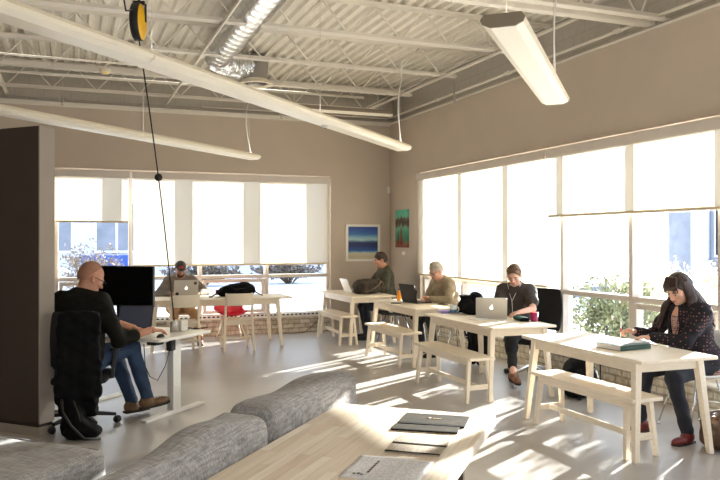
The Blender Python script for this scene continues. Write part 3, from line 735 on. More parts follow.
# pendant lights at 45 degrees
def pendant(x1, y1, L, z, label, w=.245, sensor=None, joints=1, az=46):
    """(x1,y1) far end; body runs back towards the camera"""
    r = thing('pendant_light', label, 'pendant light', (x1, y1, z), -math.radians(az))
    # local +Y = direction to the far end
    prof = [(-w/2, .045), (-w/2+.012, .02), (-w/2+.055, 0), (w/2-.055, 0), (w/2-.012, .02), (w/2, .045), (w/2-.02, .072), (-w/2+.02, .072)]
    m = MB(); n = len(prof)
    seg = L/joints
    for j in range(joints):
        a, b = -L+j*seg+.003, -L+(j+1)*seg-.003
        vs = [(x, y, zz) for y in (a, b) for x, zz in prof]
        m.addmesh(vs, [(k, (k+1) % n, n+(k+1) % n, n+k) for k in (0, 4, 5, 6, 7)])
    m.build('housing', M['lampwhite'], r)
    m = MB()
    for j in range(joints):
        a, b = -L+j*seg+.003, -L+(j+1)*seg-.003
        vs = [(x, y, zz) for y in (a, b) for x, zz in prof]
        m.addmesh(vs, [(k, (k+1) % n, n+(k+1) % n, n+k) for k in (1, 2, 3)])
    m.build('lens', M['lens'], r)
    m = MB(); m.box(-w/2+.06, w/2-.06, -L+.05, -.05, .0722, .076); m.build('added_fill_strip', M['ceiling_fill'], r)  # added glowing strip that lifts the ceiling above
    for y in (-L, 0):
        m = MB(); rot = Matrix.Translation((0, y, 0)) @ Matrix(((1, 0, 0), (0, 0, 1), (0, 1, 0))).to_4x4()
        m.prism(prof, -.008, .008, rot); m.build('end_cap', M['lampcap'], r)
    for q in range(joints+1):
        y = -.12 if q == joints else -L+.12+q*seg
        m = MB(); m.tube([(0, y, .07), (0, y, ZT-.02-z)], .0022, 6); m.tube([(0, y, .07), (0, y, .1)], .012, 8); m.build('hanger_cable', M['silver'], r)
    if sensor is not None:
        m = MB(); m.lathe([(.001, -.03), (.02, -.028), (.03, -.012), (.035, .004)], (0, sensor, 0), 16); m.build('sensor', M['white_metal'], r)
        m = MB(); m.lathe([(.001, -.034), (.011, -.032), (.011, -.02)], (-.0, sensor, 0), 10); m.build('sensor_eye', M['rubber'], r)
    m = MB(); pts = []
    for i in range(25):
        t = i/24; pts.append((.02+.0*t, -.1+.0*t-.22*math.sin(PI*min(1, t*1.4))*.6, .07+t*(3.84-z-.07)+.1*math.sin(PI*t)))
    m.tube(pts, .006, 6); m.build('power_cord', M['white_metal'], r)
    return r
M['lampcap'] = mat('grey_lamp_end_cap', srgb(132, 120, 102), .6, var=.04)
pendant(3.93, 8.58, 7.6, 2.73, 'longest linear pendant light, a run crossing the picture over the wheeled desk', joints=3, sensor=-2.3, az=44)
pendant(2.40, 10.25, 7.2, 2.725, 'linear pendant light over the partition, ending short of the back wall', joints=3)
pendant(3.85, 5.29, 2.48, 2.755, 'short linear pendant light high at the right, hung in front of the right wall', az=42.4)
r = thing('strip_light', 'slim strip light fixed under the joists near the far corner', 'strip light', (3.9, 11.0, 3.62))
m = MB(); m.box(-.95, .95, -.05, .05, 0, .07); m.build('housing', M['lampcap'], r, bevel=.006)
m = MB(); m.box(-.94, .94, -.055, .055, -.02, 0.012); m.build('lens', M['lens'], r, bevel=.006)
for s in (-.7, .7):
    m = MB(); m.tube([(s, 0, .07), (s, 0, .6)], .004, 6); m.build('hanger_rod', M['steel'], r)

# small ceiling devices
def sprinkler(x, y, z, label):
    r = thing('fire_sprinkler', label, 'sprinkler', (x, y, z))
    m = MB(); m.lathe([(.012, .3), (.012, .02), (.02, .015), (.02, -.01), (.008, -.015), (.008, -.045), (.001, -.045)], n=12); m.build('body', M['silver'], r)
    m = MB(); m.lathe([(.001, -.05), (.03, -.05), (.03, -.046), (.001, -.046)], n=14); m.build('deflector', M['silver'], r)
sprinkler(-.12, 11.9, 3.66, 'small sprinkler head above the partition, under the back wall ledge')
sprinkler(3.24, 11.9, 3.66, 'small sprinkler head under the back ledge right of the pendant sensor')
sprinkler(5.28, 9.7, 3.66, 'small sprinkler head beside the right wall near the far corner')
r = thing('smoke_detector', 'round yellowish smoke detector high at the left under the joists', 'smoke detector', (.42, 10.35, 3.83))
m = MB(); m.lathe([(.075, .03), (.075, .005), (.06, -.01), (.001, -.01)], n=24); m.build('base', M['lampwhite'], r)
m = MB(); m.lathe([(.05, -.01), (.045, -.032), (.001, -.036)], n=24); m.build('sensing_chamber', mat('ivory_lit_yellow', srgb(250, 226, 160), .5, var=0), r)  # yellow light on the chamber is put into its colour
r = thing('motion_sensor', 'small white motion sensor in the wall corner', 'motion sensor', (XR-.05, YB-.05, 2.5), math.radians(45))
m = MB(); m.prism(rrect(.07, .13, .02), -.025, .02, Matrix.Translation((0, 0, 0)) @ Matrix(((1, 0, 0, 0), (0, 0, 1, 0), (0, 1, 0, 0), (0, 0, 0, 1)))); m.build('housing', M['white_metal'], r, bevel=.008)
m = MB(); m.sphere((0, -.03, -.02), .022, 8, (1, .5, 1)); m.build('lens', M['ceramic'], r)

# paintings
r = thing('framed_painting', 'blue seascape painting in a white frame on the back wall', 'painting', (4.865, YB, 1.55))
m = MB(); w, h = .66, .66
m.box(-w/2, w/2, -.04, 0, h/2-.045, h/2); m.box(-w/2, w/2, -.04, 0, -h/2, -h/2+.045); m.box(-w/2, -w/2+.045, -.04, 0, -h/2+.045, h/2-.045); m.box(w/2-.045, w/2, -.04, 0, -h/2+.045, h/2-.045)
m.build('frame', M['white_lam'], r, bevel=.004)
m = MB(); m.box(-w/2+.045, w/2-.045, -.022, -.004, -h/2+.045, h/2-.045); m.build('canvas', M['ocean'], r)
r = thing('wall_canvas', 'narrow teal and brown harbour canvas on the right wall near the corner', 'painting', (XR, 11.78, 1.8))
m = MB(); m.box(-.035, 0, -.25, .25, -.33, .33); m.build('canvas', M['harbour'], r, bevel=.003)
m = MB(); m.bar((-.037, -.04, -.28), (-.037, -.01, .02), .09, .004, .01, .004); m.bar((-.037, .1, -.26), (-.037, .1, -.05), .05, .004, .01, .004); m.build('painted_boats', mat('rusty_boat_paint', srgb(150, 62, 46), .6, var=.3, scale=30), r)
m = MB(); m.box(XR-.004, XR, 11.7, 11.81, 1.34, 1.4); tag(m.build('title_card', M['paper']), 'small white title card under the teal canvas', 'card')
# ------------------------------------------------------------------ birch tables and benches
def birch_table(name, label, loc, rz, w=.78, l=1.55, group=None, cat='table', legw=.058, over=.13):
    """origin on the floor at the middle; long axis local Y"""
    r = thing(name, label, cat, loc, rz, group); H = .74
    m = MB()
    # top with gently bowed long edges
    pts = []; n = 12
    for i in range(n+1):
        t = -1+2*i/n; pts.append((w/2-.018*t*t, t*l/2))
    for i in range(n+1):
        t = 1-2*i/n; pts.append((-w/2+.018*t*t, t*l/2))
    m.prism(pts, H-.026, H); m.build('tabletop', M['birch'], r, bevel=.006)
    ax, ay = w/2-.075, l/2-over
    for sx in (-1, 1):
        m = MB(); m.box(sx*ax-.011, sx*ax+.011, -ay+.03, ay-.03, H-.105, H-.026); m.build('apron', M['birch'], r, bevel=.003)
    for sy in (-1, 1):
        m = MB(); m.box(-ax+.03, ax-.03, sy*ay-.011, sy*ay+.011, H-.105, H-.026); m.build('apron', M['birch_x'], r, bevel=.003)
    for sx in (-1, 1):
        for sy in (-1, 1):
            m = MB(); m.leg((sx*(ax-.01), sy*ay, H-.026), (sx*(ax+.05), sy*(ay+.06), 0), legw, legw, legw*.72, legw*.72)
            m.build('leg', M['birch'], r, bevel=.005)
    return r
def birch_bench(label, loc, rz, l=1.22, w=.31, group=None):
    r = thing('birch_bench', label, 'bench', loc, rz, group); H = .45
    m = MB(); pts = []; n = 8
    for i in range(n+1):
        t = -1+2*i/n; pts.append((w/2-.012*t*t, t*l/2))
    for i in range(n+1):
        t = 1-2*i/n; pts.append((-w/2+.012*t*t, t*l/2))
    m.prism(pts, H-.028, H); m.build('seat', M['birch'], r, bevel=.006)
    ax, ay = w/2-.05, l/2-.1
    for sx in (-1, 1):
        m = MB(); m.box(sx*ax-.009, sx*ax+.009, -ay+.02, ay-.02, H-.085, H-.028); m.build('apron', M['birch'], r, bevel=.002)
    def at(sx, sy, z):
        t = 1-z/(H-.028); return (sx*(ax-.005+.04*t), sy*(ay+.03*t), z)
    for sx in (-1, 1):
        for sy in (-1, 1):
            m = MB(); m.leg(at(sx, sy, H-.028), at(sx, sy, 0), .042, .042, .032, .036); m.build('leg', M['birch'], r, bevel=.004)
    for sy in (-1, 1):
        m = MB(); a = at(-1, sy, .15); b = at(1, sy, .15); m.bar((a[0], a[1], .15), (b[0], b[1], .15), .022, .05); m.build('cross_rail', M['birch_x'], r, bevel=.003)
    y = at(1, 1, .15)[1]; m = MB(); m.bar((0, -y, .15), (0, y, .15), .022, .045); m.build('stretcher', M['birch'], r, bevel=.003)
    return r
R2 = math.radians
T1 = birch_table('birch_table', 'birch table with the green book, where the long haired woman writes', (4.13, 4.93, 0), R2(-1.2), w=.74)
T2 = birch_table('birch_table', 'birch table holding the silver laptop and striped mug', (4.22, 7.05, 0), R2(-.5))
T3 = birch_table('birch_table', 'birch table with the open black laptop, before the grey haired man', (4.36, 9.10, 0), R2(0))
T4 = birch_table('birch_table', 'birch table in the far corner, under a white laptop and dark bag', (4.32, 11.25, 0), R2(0))
BT = birch_table('birch_table', 'extra long birch table in front of the back window', (2.02, 11.22, 0), R2(90), w=.78, l=2.22, over=.22)
birch_bench('birch bench pushed under the woman\'s table, closest to the camera', (3.90, 4.88, 0), R2(.2), l=1.26)
birch_bench('birch bench along the silver laptop\'s table, dappled with sun', (3.74, 6.92, 0), R2(0), l=1.26)
birch_bench('birch bench alongside the black laptop\'s table', (3.94, 8.95, 0), R2(0), l=1.24)
birch_bench('birch bench in front of the far corner table', (3.93, 11.10, 0), R2(0), l=1.2)

def birch_chair(label, loc, rz):
    """faces local +Y (backrest at -Y)"""
    r = thing('birch_chair', label, 'chair', loc, rz)
    m = MB(); m.prism([(x, y) for x, y in rrect(.44, .41, .05)], .435, .455); m.build('seat', M['birch'], r, bevel=.006)
    m = MB(); m.box(-.18, .18, -.17, .17, .375, .435); m.build('seat_frame', M['birch'], r, bevel=.004)
    for sx in (-1, 1):
        m = MB(); m.bar((sx*.195, .2, 0), (sx*.175, .165, .436), .03, .03, .038, .038); m.build('leg', M['birch'], r, bevel=.004)
        m = MB(); m.bar((sx*.215, -.25, 0), (sx*.195, -.185, .44), .03, .032, .036, .04); m.bar((sx*.195, -.185, .43), (sx*.185, -.245, .84), .036, .038, .026, .026); m.build('leg', M['birch'], r, bevel=.004)
        m = MB(); m.bar((sx*.19, .18, .17), (sx*.205, -.22, .17), .016, .03); m.build('side_rail', M['birch'], r, bevel=.003)
    m = MB(); m.bar((-.195, -.02, .17), (.195, -.02, .17), .016, .03); m.build('stretcher', M['birch_x'], r, bevel=.003)
    # curved back rest
    vs = []; n = 12; fs = []
    for i in range(n+1):
        x = -.185+.37*i/n; y = -.245-.03*(1-(x/.185)**2)
        for z in (.66, .835):
            yy = y+(.015 if z < .7 else 0)
            vs += [(x, yy, z), (x, yy-.014, z)]
    for i in range(n):
        q = i*4; fs += [(q, q+4, q+6, q+2), (q+1, q+3, q+7, q+5), (q+2, q+6, q+7, q+3), (q, q+1, q+5, q+4)]
    fs += [(0, 2, 3, 1), (n*4, n*4+1, n*4+3, n*4+2)]
    m = MB(); m.addmesh(vs, fs); m.build('backrest', M['birch_x'], r, bevel=.004)
    return r
birch_chair('birch chair with its back to the camera in front of the red seat', (2.26, 10.76, 0), R2(-3))
birch_chair('birch chair with its back to the camera, in front of the man in a cap', (1.47, 10.72, 0), R2(2))

# red bucket chair beyond the long table
r = thing('bucket_chair', 'red moulded chair behind the long table', 'chair', (2.36, 11.66, 0), R2(180))
b = Blob(); vs = []; fs = []; n = 20; k = 14
for i in range(n+1):
    u = -1+2*i/n
    for j in range(k+1):
        v = j/k
        wid = .21+.02*math.sin(v*PI)-.05*max(0, v-.6)
        if v < .5: y = .2-.4*(v/.5); z = .43-.03*math.sin(v*PI*2)*.5+.0*v
        else: t = (v-.5)/.5; y = -.2-.09*t; z = .43+.36*t
        z += (abs(u)**3)*.07*(1 if v < .6 else .2); y += abs(u)**2*.05*max(0, v-.45)
        vs.append((u*wid, y, z))
for i in range(n):
    for j in range(k): q = i*(k+1)+j; fs.append((q, q+1, q+k+2, q+k+1))
m = MB(); m.addmesh(vs, fs, True); o = m.build('shell', M['red'], r); md = o.modifiers.new('thick', 'SOLIDIFY'); md.thickness = .012
for sx in (-1, 1):
    for sy in (-1, 1):
        m = MB(); m.tube([(sx*.1, sy*.08, .41), (sx*.21, sy*.2, 0)], .012, 8); m.build('leg', M['birch'], r)

# ------------------------------------------------------------------ butcher block table
AZB = 41
TB = thing('butcher_block_table', 'plank topped maple table nearest the camera, holding booklets and newssheet', 'table', (0, 0, 0), R2(90-AZB))
def tbp(u, n, z):  # u along, n out to the left
    return (u, n, z)
# local axes: +X along the length away from the camera, +Y out to the left
far_left = Vector((1.32, 3.68)); dirv = Vector((math.sin(R2(AZB)), math.cos(R2(AZB))))
TB.location = (far_left.x, far_left.y, 0)
Wt = .82; Lt = 2.05
m = MB(); m.box(-Lt, 0, -Wt, 0, .69, .74); m.build('tabletop', M['butcher'], TB, bevel=.004)
for u in (-.42, -Lt+.35):
    for n in (-.09, -Wt+.09):
        m = MB(); m.box(u-.02, u+.02, n-.02, n+.02, 0.006, .685); m.box(u-.05, u+.05, n-.05, n+.05, 0, .008); m.box(u-.06, u+.06, n-.06, n+.06, .68, .69); m.build('leg', M['bronze'], TB, bevel=.003)
m = MB(); m.box(-Lt+.37, -.44, -.11, -.07, .62, .66); m.box(-Lt+.37, -.44, -Wt+.07, -Wt+.11, .62, .66); m.build('rail', M['bronze'], TB)

def tl(u, n, z=.74):
    a = R2(90-AZB); return Vector((far_left.x+u*math.cos(a)-n*math.sin(a), far_left.y+u*math.sin(a)+n*math.cos(a), z))
def unl(px, py, z):
    """where the photo's pixel lands on the level z (used only to lay things out on the table)"""
    f = 741; a = math.atan(289/741); F = (math.sin(a), math.cos(a)); R = (math.cos(a), -math.sin(a)); k = (px-360)/f; t = (z-1.6)/((240-py)/f)
    return Vector(((F[0]+k*R[0])*t, (F[1]+k*R[1])*t, z))
def sheet(name, label, cat, quad, mats, z=.7405, th=.0008, group=None, curl=0):
    """quad: four photo points tl, tr, br, bl on the tabletop -> rectangle sheet"""
    P = [unl(x, y, z) for x, y in quad]
    c = sum(P, Vector())/4; ex = ((P[1]-P[0])+(P[2]-P[3]))/2; ey = ((P[0]-P[3])+(P[1]-P[2]))/2
    w, h = ex.length, ey.length; rz = math.atan2(ex.y, ex.x)
    r = thing(name, label, cat, (c.x, c.y, z), rz, group)
    return r, w, h
# newssheet
r, w, h = sheet('newssheet', 'white printed newssheet lying on the maple table, its small black emblem at a corner', 'newspaper', [(361, 456), (437, 463), (414, 485), (338, 477)], None)
m = MB(); n = 14; vs = []; fs = []
for i in range(n+1):
    for j in range(n+1):
        x = -w/2+w*i/n; y = -h/2+h*j/n; vs.append((x, y, .0015+.004*math.sin(i/n*PI)**2*(j/n)+.003*math.sin(j/n*5)**2))
for i in range(n):
    for j in range(n): q = i*(n+1)+j; fs.append((q, q+n+1, q+n+2, q+1))
m.addmesh(vs, fs, True); o = m.build('page', M['news'], r); md = o.modifiers.new('t', 'SOLIDIFY'); md.thickness = .001
m = MB()
for dx, dy, rr in ((0, 0, .007), (.016, .004, .008), (.03, -.002, .006)): m.lathe([(.001, .0005), (rr, .0005), (rr, 0), (.001, 0)], (-w/2+.05+dx, -h/2+.035+dy, .0085), 8)
m.build('emblem', M['rubber'], r)
m = MB()
for i in range(6): m.box(-w/2+.09, -w/2+.098, -h/2+.06+i*.026, -h/2+.08+i*.026, .0078, .0084)
m.build('masthead', M['bag_brown'], r)
def booklet(label, quad, cover, edge, band=True, th=.006, printed=None):
    r, w, h = sheet('booklet', label, 'booklet', quad, None, .7405)
    m = MB(); m.box(-w/2, w/2, -h/2, h/2, 0, th); m.build('cover', cover, r, bevel=.001)
    if band: m = MB(); m.box(-w/2, w/2, -h/2, -h/2+h*.13, th-.0005, th+.0012); m.build('band', edge, r)
    return r, w, h
z1 = booklet('dark booklet topmost at the far end of the maple table, faint gold print', [(408, 413.5), (473, 418), (461, 428), (396, 424)], M['darkcover'], M['darkedge'])
r, w, h = z1; m = MB(); m.box(-.01, .03, .01, .022, .0065, .0075); m.lathe([(.001, .0075), (.008, .0075), (.008, .006)], (-.03, .02, 0), 10); m.build('gold_print', M['goldprint'], r)
booklet('dark booklet showing just a black strip below the gold printed one', [(396, 424.5), (461, 428.5), (456, 434), (390, 430)], M['darkcover'], M['darkedge'])
booklet('printed leaflet with a tan picture box, the farther of the two leaflets', [(400, 435.5), (452, 439.5), (446, 448.5), (392, 444)], M['flyer'], M['darkedge'])
r = COL.objects[-1] if False else None
booklet('printed leaflet with a plain grey text block, the nearer of the two leaflets', [(392, 444.8), (446, 449), (438, 457), (384, 452)], M['flyer'], M['darkedge'])

# ------------------------------------------------------------------ sofa
SO = thing('sofa', 'grey tweed sofa backed against the maple table', 'sofa', (.8, 3.25, 0), R2(90-42.5))
def soft_box(name, m_, parent, x0, x1, y0, y1, z0, z1, puff=.02, n=(26, 14, 8), rd=.05, sag=0, noise=.006, fn=None):
    """rounded puffy upholstery block"""
    vs = {}; V = []; F = []
    def vid(i, j, k):
        key = (i, j, k)
        if key not in vs:
            x, y, z = -1+2*i/n[0], -1+2*j/n[1], -1+2*k/n[2]
            hx, hy, hz = (x1-x0)/2, (y1-y0)/2, (z1-z0)/2
            px, py, pz = x*hx, y*hy, z*hz
            cx = max(-hx+rd, min(hx-rd, px)); cy = max(-hy+rd, min(hy-rd, py)); cz = max(-hz+rd, min(hz-rd, pz))
            d = Vector((px-cx, py-cy, pz-cz))
            if d.length > 0: d = d.normalized()*rd
            p = Vector((cx, cy, cz))+d
            p.z += math.copysign(puff, z)*(1-x*x)*(1-y*y)*(abs(z) > .99); p.y += math.copysign(puff, y)*(1-x*x)*(1-z*z)*(abs(y) > .99); p.x += math.copysign(puff, x)*(1-y*y)*(1-z*z)*(abs(x) > .99)
            q = p+Vector(((x0+x1)/2, (y0+y1)/2, (z0+z1)/2))
            if fn: q = fn(q, x, y, z)
            q += Vector((math.sin(q.y*17+q.z*11), math.sin(q.x*13+q.z*9), math.sin(q.x*9.3+q.y*12.1)))*noise
            vs[key] = len(V); V.append(q)
        return vs[key]
    for i in range(n[0]):
        for j in range(n[1]):
            F += [(vid(i, j, 0), vid(i, j+1, 0), vid(i+1, j+1, 0), vid(i+1, j, 0)), (vid(i, j, n[2]), vid(i+1, j, n[2]), vid(i+1, j+1, n[2]), vid(i, j+1, n[2]))]
    for i in range(n[0]):
        for k in range(n[2]):
            F += [(vid(i, 0, k), vid(i+1, 0, k), vid(i+1, 0, k+1), vid(i, 0, k+1)), (vid(i, n[1], k), vid(i, n[1], k+1), vid(i+1, n[1], k+1), vid(i+1, n[1], k))]
    for j in range(n[1]):
        for k in range(n[2]):
            F += [(vid(0, j, k), vid(0, j, k+1), vid(0, j+1, k+1), vid(0, j+1, k)), (vid(n[0], j, k), vid(n[0], j+1, k), vid(n[0], j+1, k+1), vid(n[0], j, k+1))]
    m = MB(); m.addmesh(V, F, True); return m.build(name, m_, parent)
# local: +X along away from the camera, +Y out towards the partition
soft_box('frame', M['sofa'], SO, -1.35, 1.04, -.06, .68, .08, .27, 0, rd=.02, noise=.002)
soft_box('backrest', M['sofa'], SO, -1.35, 1.06, -.08, .02, .2, .60, .004, rd=.03, noise=.002)
soft_box('seat_cushion', M['sofa'], SO, -1.33, 1.03, .04, .70, .26, .43, .015, rd=.045)
OT = thing('ottoman', 'large grey tweed ottoman block in the bottom corner, partly sunlit, beside the sofa', 'ottoman', SO.location, SO.rotation_euler.z)
soft_box('frame', M['sofa'], OT, -1.25, .05, .95, 2.25, .06, .36, 0, rd=.02, noise=.002)
ch = soft_box('cushion', M['sofa'], OT, -1.28, .08, .92, 2.3, .32, .555, .012, n=(30, 30, 8), rd=.05, noise=.004)
m = MB()
for p in [(.21, y) for y in (.9, 2.08)]: pass
pts = [(.062, .97, .543), (.064, 1.6, .549), (.064, 2.25, .547)]
m.tube([Vector(pts[0]).lerp(Vector(pts[1]), i/8) for i in range(9)]+[Vector(pts[1]).lerp(Vector(pts[2]), i/8) for i in range(1, 9)], .005, 6); m.build('piping', M['sofa'], ch)
for x, y in ((-1.25, .05), (1.0, .05), (.98, .62), (-1.25, .62)):
    m = MB(); m.cbox((x, y, .04), .05, .05, .08); m.build('foot', M['bronze'], SO)
for x, y in ((-1.2, 1.0), (0, 1.0), (-1.2, 2.2), (0, 2.2)):
    m = MB(); m.cbox((x, y, .035), .05, .05, .07); m.build('foot', M['bronze'], OT)
def slump(top):
    def f(q, x, y, z):
        t = (z+1)/2
        if top == 2: q.y -= .13*(1-x)/2*(y+1)/2; q.z -= .03*(1-x)/2*t
        q.z += .006*math.sin(x*5)*t-.012*t*(x < -.3)*(x+.3)**2
        return q
    return f
c1 = thing('back_cushion', 'grey tweed back cushion at the far end of the sofa', 'cushion', SO.location, SO.rotation_euler.z, 'sofa back cushions')
o = soft_box('cover', M['sofa'], c1, -.07, .97, -.085, .15, .44, .86, .016, n=(40, 12, 14), rd=.06, noise=.005, fn=slump(1))
c2 = thing('back_cushion', 'grey tweed back cushion closest to the camera, slumped on the sofa', 'cushion', SO.location, SO.rotation_euler.z, 'sofa back cushions')
o = soft_box('cover', M['sofa'], c2, -1.15, -.09, -.09, .16, .44, .86, .02, n=(40, 12, 14), rd=.065, noise=.006, fn=slump(2))
for c, x0, x1 in ((c1, -.02, .92), (c2, -1.1, -.14)):
    m = MB(); m.tube([(x0+(x1-x0)*i/20, (.135 if x1 > 0 else .135-.065*(2-i/10)), .835+.006*math.sin((-1+i/10)*5)) for i in range(21)], .006, 6); m.build('seam', M['sofa'], c)

# ------------------------------------------------------------------ standing desk
DK = thing('standing_desk', 'white height adjustable desk with T-shaped feet, where the bald man works', 'desk', (.89, 7.02, 0), R2(45))
# local: +X = across (user -> window, az 45), +Y = away along the desk (az -45).  rotation 45: local X -> (.7,.7)
m = MB(); m.prism(rrect(.78, 1.35, .03, cx=.0, cy=.53), .705, .73); m.build('desktop', M['white_lam'], DK, bevel=.003)
for y in (0, 1.02):
    m = MB(); m.box(-.43, .43, y-.035, y+.035, .0, .022); m.bar((-.43, y, .01), (-.02, y, .03), .07, .02); m.build('foot', M['white_metal'], DK, bevel=.004)
    m = MB(); m.box(-.055, .055, y-.035, y+.035, .02, .66); m.build('column', M['white_metal'], DK, bevel=.003)
    m = MB(); m.box(-.044, .044, y-.026, y+.026, .65, .69); m.build('inner_column', M['white_metal'], DK)
    m = MB(); m.box(-.3, .3, y-.03, y+.03, .675, .705); m.build('bracket', M['white_metal'], DK)
m = MB(); m.box(-.02, .02, .03, .99, .66, .7); m.build('cross_beam', M['white_metal'], DK)
m = MB(); m.box(-.36, -.25, -.08, .02, .672, .705); m.build('control_box', M['rubber'], DK, bevel=.004)
m = MB(); m.box(-.12, -.05, -.06, -.0, .59, .70); m.build('power_brick', M['rubber'], DK, bevel=.01)
m = MB(); m.tube([(-.1, -.03, .6), (-.13, -.0, .45), (-.2, .03, .33), (-.28, .05, .38), (-.34, .05, .48), (-.36, .05, .68)], .004, 6); m.build('cable', M['rubber'], DK)

# monitor
def dl(x, y, z):  # desk local to world
    a = R2(45); return (DK.location.x+x*math.cos(a)-y*math.sin(a), DK.location.y+x*math.sin(a)+y*math.cos(a), z)
r = thing('monitor', 'wide black monitor standing on the white desk', 'monitor', (.44, 7.84, .73), R2(-45))
# local +X along the screen, screen faces local -Y
m = MB(); m.prism(rrect(.93, .40, .012), -.03, 0, Matrix(((1, 0, 0, 0), (0, 0, 1, 0), (0, 1, 0, .41), (0, 0, 0, 1)))); m.build('housing', M['black_plastic'], r, bevel=.004)
m = MB(); m.box(-.455, .455, -.032, -.0305, .22, .6); m.build('screen', M['black_screen'], r)
m = MB(); m.bar((0, .03, .01), (0, .02, .35), .06, .02); m.build('stand', M['black_plastic'], r)
m = MB(); m.prism(rrect(.26, .2, .03), 0, .012); m.build('stand_base', M['black_plastic'], r, bevel=.003)

def laptop(label, loc, rz, shell, screen, w=.33, d=.23, tilt=18, h=None, logo=False, name='laptop', kb=None, lean=0):
    """user sits at local -Y; lid hinges at +Y, tilt = lean back from vertical"""
    r = thing(name, label, 'laptop', loc, rz)
    m = MB(); m.prism(rrect(w, d, .014), .002, .016); m.build('base', shell, r, bevel=.003)
    m = MB(); m.box(-w/2+.025, w/2-.025, -.01, d/2-.03, .0155, .0172); m.build('keyboard', kb or M['rubber'], r)
    m = MB(); m.box(-.05, .05, -d/2+.012, -.025, .0155, .0166); m.build('trackpad', shell, r)
    a = R2(tilt); h = h or d
    T = Matrix.Translation((0, d/2-.004, .017)) @ Matrix.Rotation(-a, 4, 'X') @ Matrix(((1, 0, 0, 0), (0, 0, 1, 0), (0, 1, 0, h/2), (0, 0, 0, 1)))
    m = MB(); m.prism(rrect(w, h, .014), -.001, .006, T); lid = m.build('lid', shell, r, bevel=.002)
    m = MB(); m.box(-w/2+.012, w/2-.012, -h/2+.014, h/2-.012, -.0018, -.0009, T); m.build('screen', screen, lid)
    if logo:
        pts = []
        for i in range(40):
            t = 2*PI*i/40; x = math.cos(t); y = math.sin(t)
            rr = .022*(1-.1*math.exp(-((t-PI/2)/.35)**2)-.07*math.exp(-((t-3*PI/2)/.3)**2)); px, py = rr*x*.95, rr*y
            dd = math.hypot(px+.027, py-.004)   # bite
            if dd < .012: s_ = .012/dd; px = -.027+(px+.027)*s_; py = .004+(py-.004)*s_
            pts.append((px, py))
        m = MB(); m.prism(pts, .0062, .0072, T)
        m.prism([(.0, .024), (-.001, .030), (-.005, .036), (-.0105, .0375), (-.010, .031), (-.006, .0255)][::-1], .0062, .0072, T)
        m.build('emblem', M['logo'], lid)
    return r
laptop('black laptop on the white desk, dim screen turned to the bald man', tuple(dl(-.04, .49, .73)), R2(-24), M['black_plastic'], M['dark_screen'], w=.34, d=.24, tilt=22, h=.235)

# cylinder charger / outlet under the hanging cord, plus small white box
r = thing('desk_outlet', 'silver desktop outlet cylinder under the hanging cord', 'outlet', tuple(dl(.13, .10, .73)))
m = MB(); m.lathe([(.001, 0), (.038, 0), (.038, .092), (.034, .098), (.001, .098)], n=24); m.build('body', M['silver'], r)
m = MB(); m.lathe([(.001, .098), (.026, .098), (.026, .104), (.001, .104)], n=20); m.build('top_plate', M['white_metal'], r)
r = thing('power_adapter', 'white block adapter standing right of the silver outlet', 'adapter', tuple(dl(.2, .05, .73)), R2(20))
m = MB(); m.box(-.035, .035, -.03, .03, 0, .11); m.build('body', M['white_lam'], r, bevel=.008)
r = thing('cable_bundle', 'black plug and cable tangle on the white desk', 'cable', tuple(dl(.30, .14, .73)))
m = MB(); m.tube([(-.02, 0, .06), (.02, .03, .05), (.05, 0, .015), (.12, -.03, .006), (.2, .0, .006), (.26, .06, .006)], .006, 8); m.cbox((.0, 0, .05), .03, .05, .05, (0, .5, 0)); m.build('cable', M['rubber'], r)
r = thing('computer_mouse', 'black mouse under the bald man\'s hand', 'mouse', tuple(dl(-.235, -.035, .73)), R2(-40))
m = MB(); m.sphere((0, 0, .0), .05, 10, (.6, 1, .62)); m.build('shell', M['black_plastic'], r)

# cord reel hanging from the joist
RX, RY = unl(139, 22, 3.55).x, unl(139, 22, 3.55).y
r = thing('cord_reel', 'yellow and black cord reel hanging from the ceiling', 'cord reel', (RX, RY, 3.55), R2(-18))
m = MB(); m.lathe([(.001, -.05), (.15, -.05), (.165, -.04), (.165, .02), (.15, .03), (.001, .03)], n=36, axis='X'); m.build('drum', M['rubber'], r)
m = MB(); m.lathe([(.001, .055), (.05, .055), (.12, .045), (.155, .03), (.16, .018), (.001, .018)][::-1], n=36, axis='X'); m.build('side_cover', M['yellow'], r)
m = MB(); m.box(.05, .066, -.012, .012, .0, .16); m.build('side_strap', M['rubber'], r, bevel=.003)
m = MB(); m.box(-.05, .05, -.02, .02, .155, .185); m.tube([(0, 0, .18), (0, 0, .3)], .012, 8); m.build('hanger', M['rubber'], r)
m = MB(); m.tube([(-.02, -.14, .06), (-.05, -.26, .02), (-.05, -.34, .12), (-.04, -.36, .3)], .008, 8); m.build('supply_cord', M['rubber'], r)
end = Vector(dl(.13, .10, .836)); top = Vector((RX, RY, 3.39)); r2 = thing('hanging_cord', 'black extension cord with a ball stop, hanging from the yellow reel', 'cord', tuple(top))
m = MB(); pts = [top.lerp(end, i/30)+Vector((0, 0, 0))+Vector((.02, -.0, 0))*math.sin(i/30*PI) for i in range(31)]; m.tube(pts, .0062, 8); m.build('cord', M['rubber'], r2, world=True)
bp_ = top.lerp(end, .475); m = MB(); m.sphere(bp_+Vector((.02, 0, 0)), .036, 10); m.build('ball_stop', M['rubber'], r2, world=True)

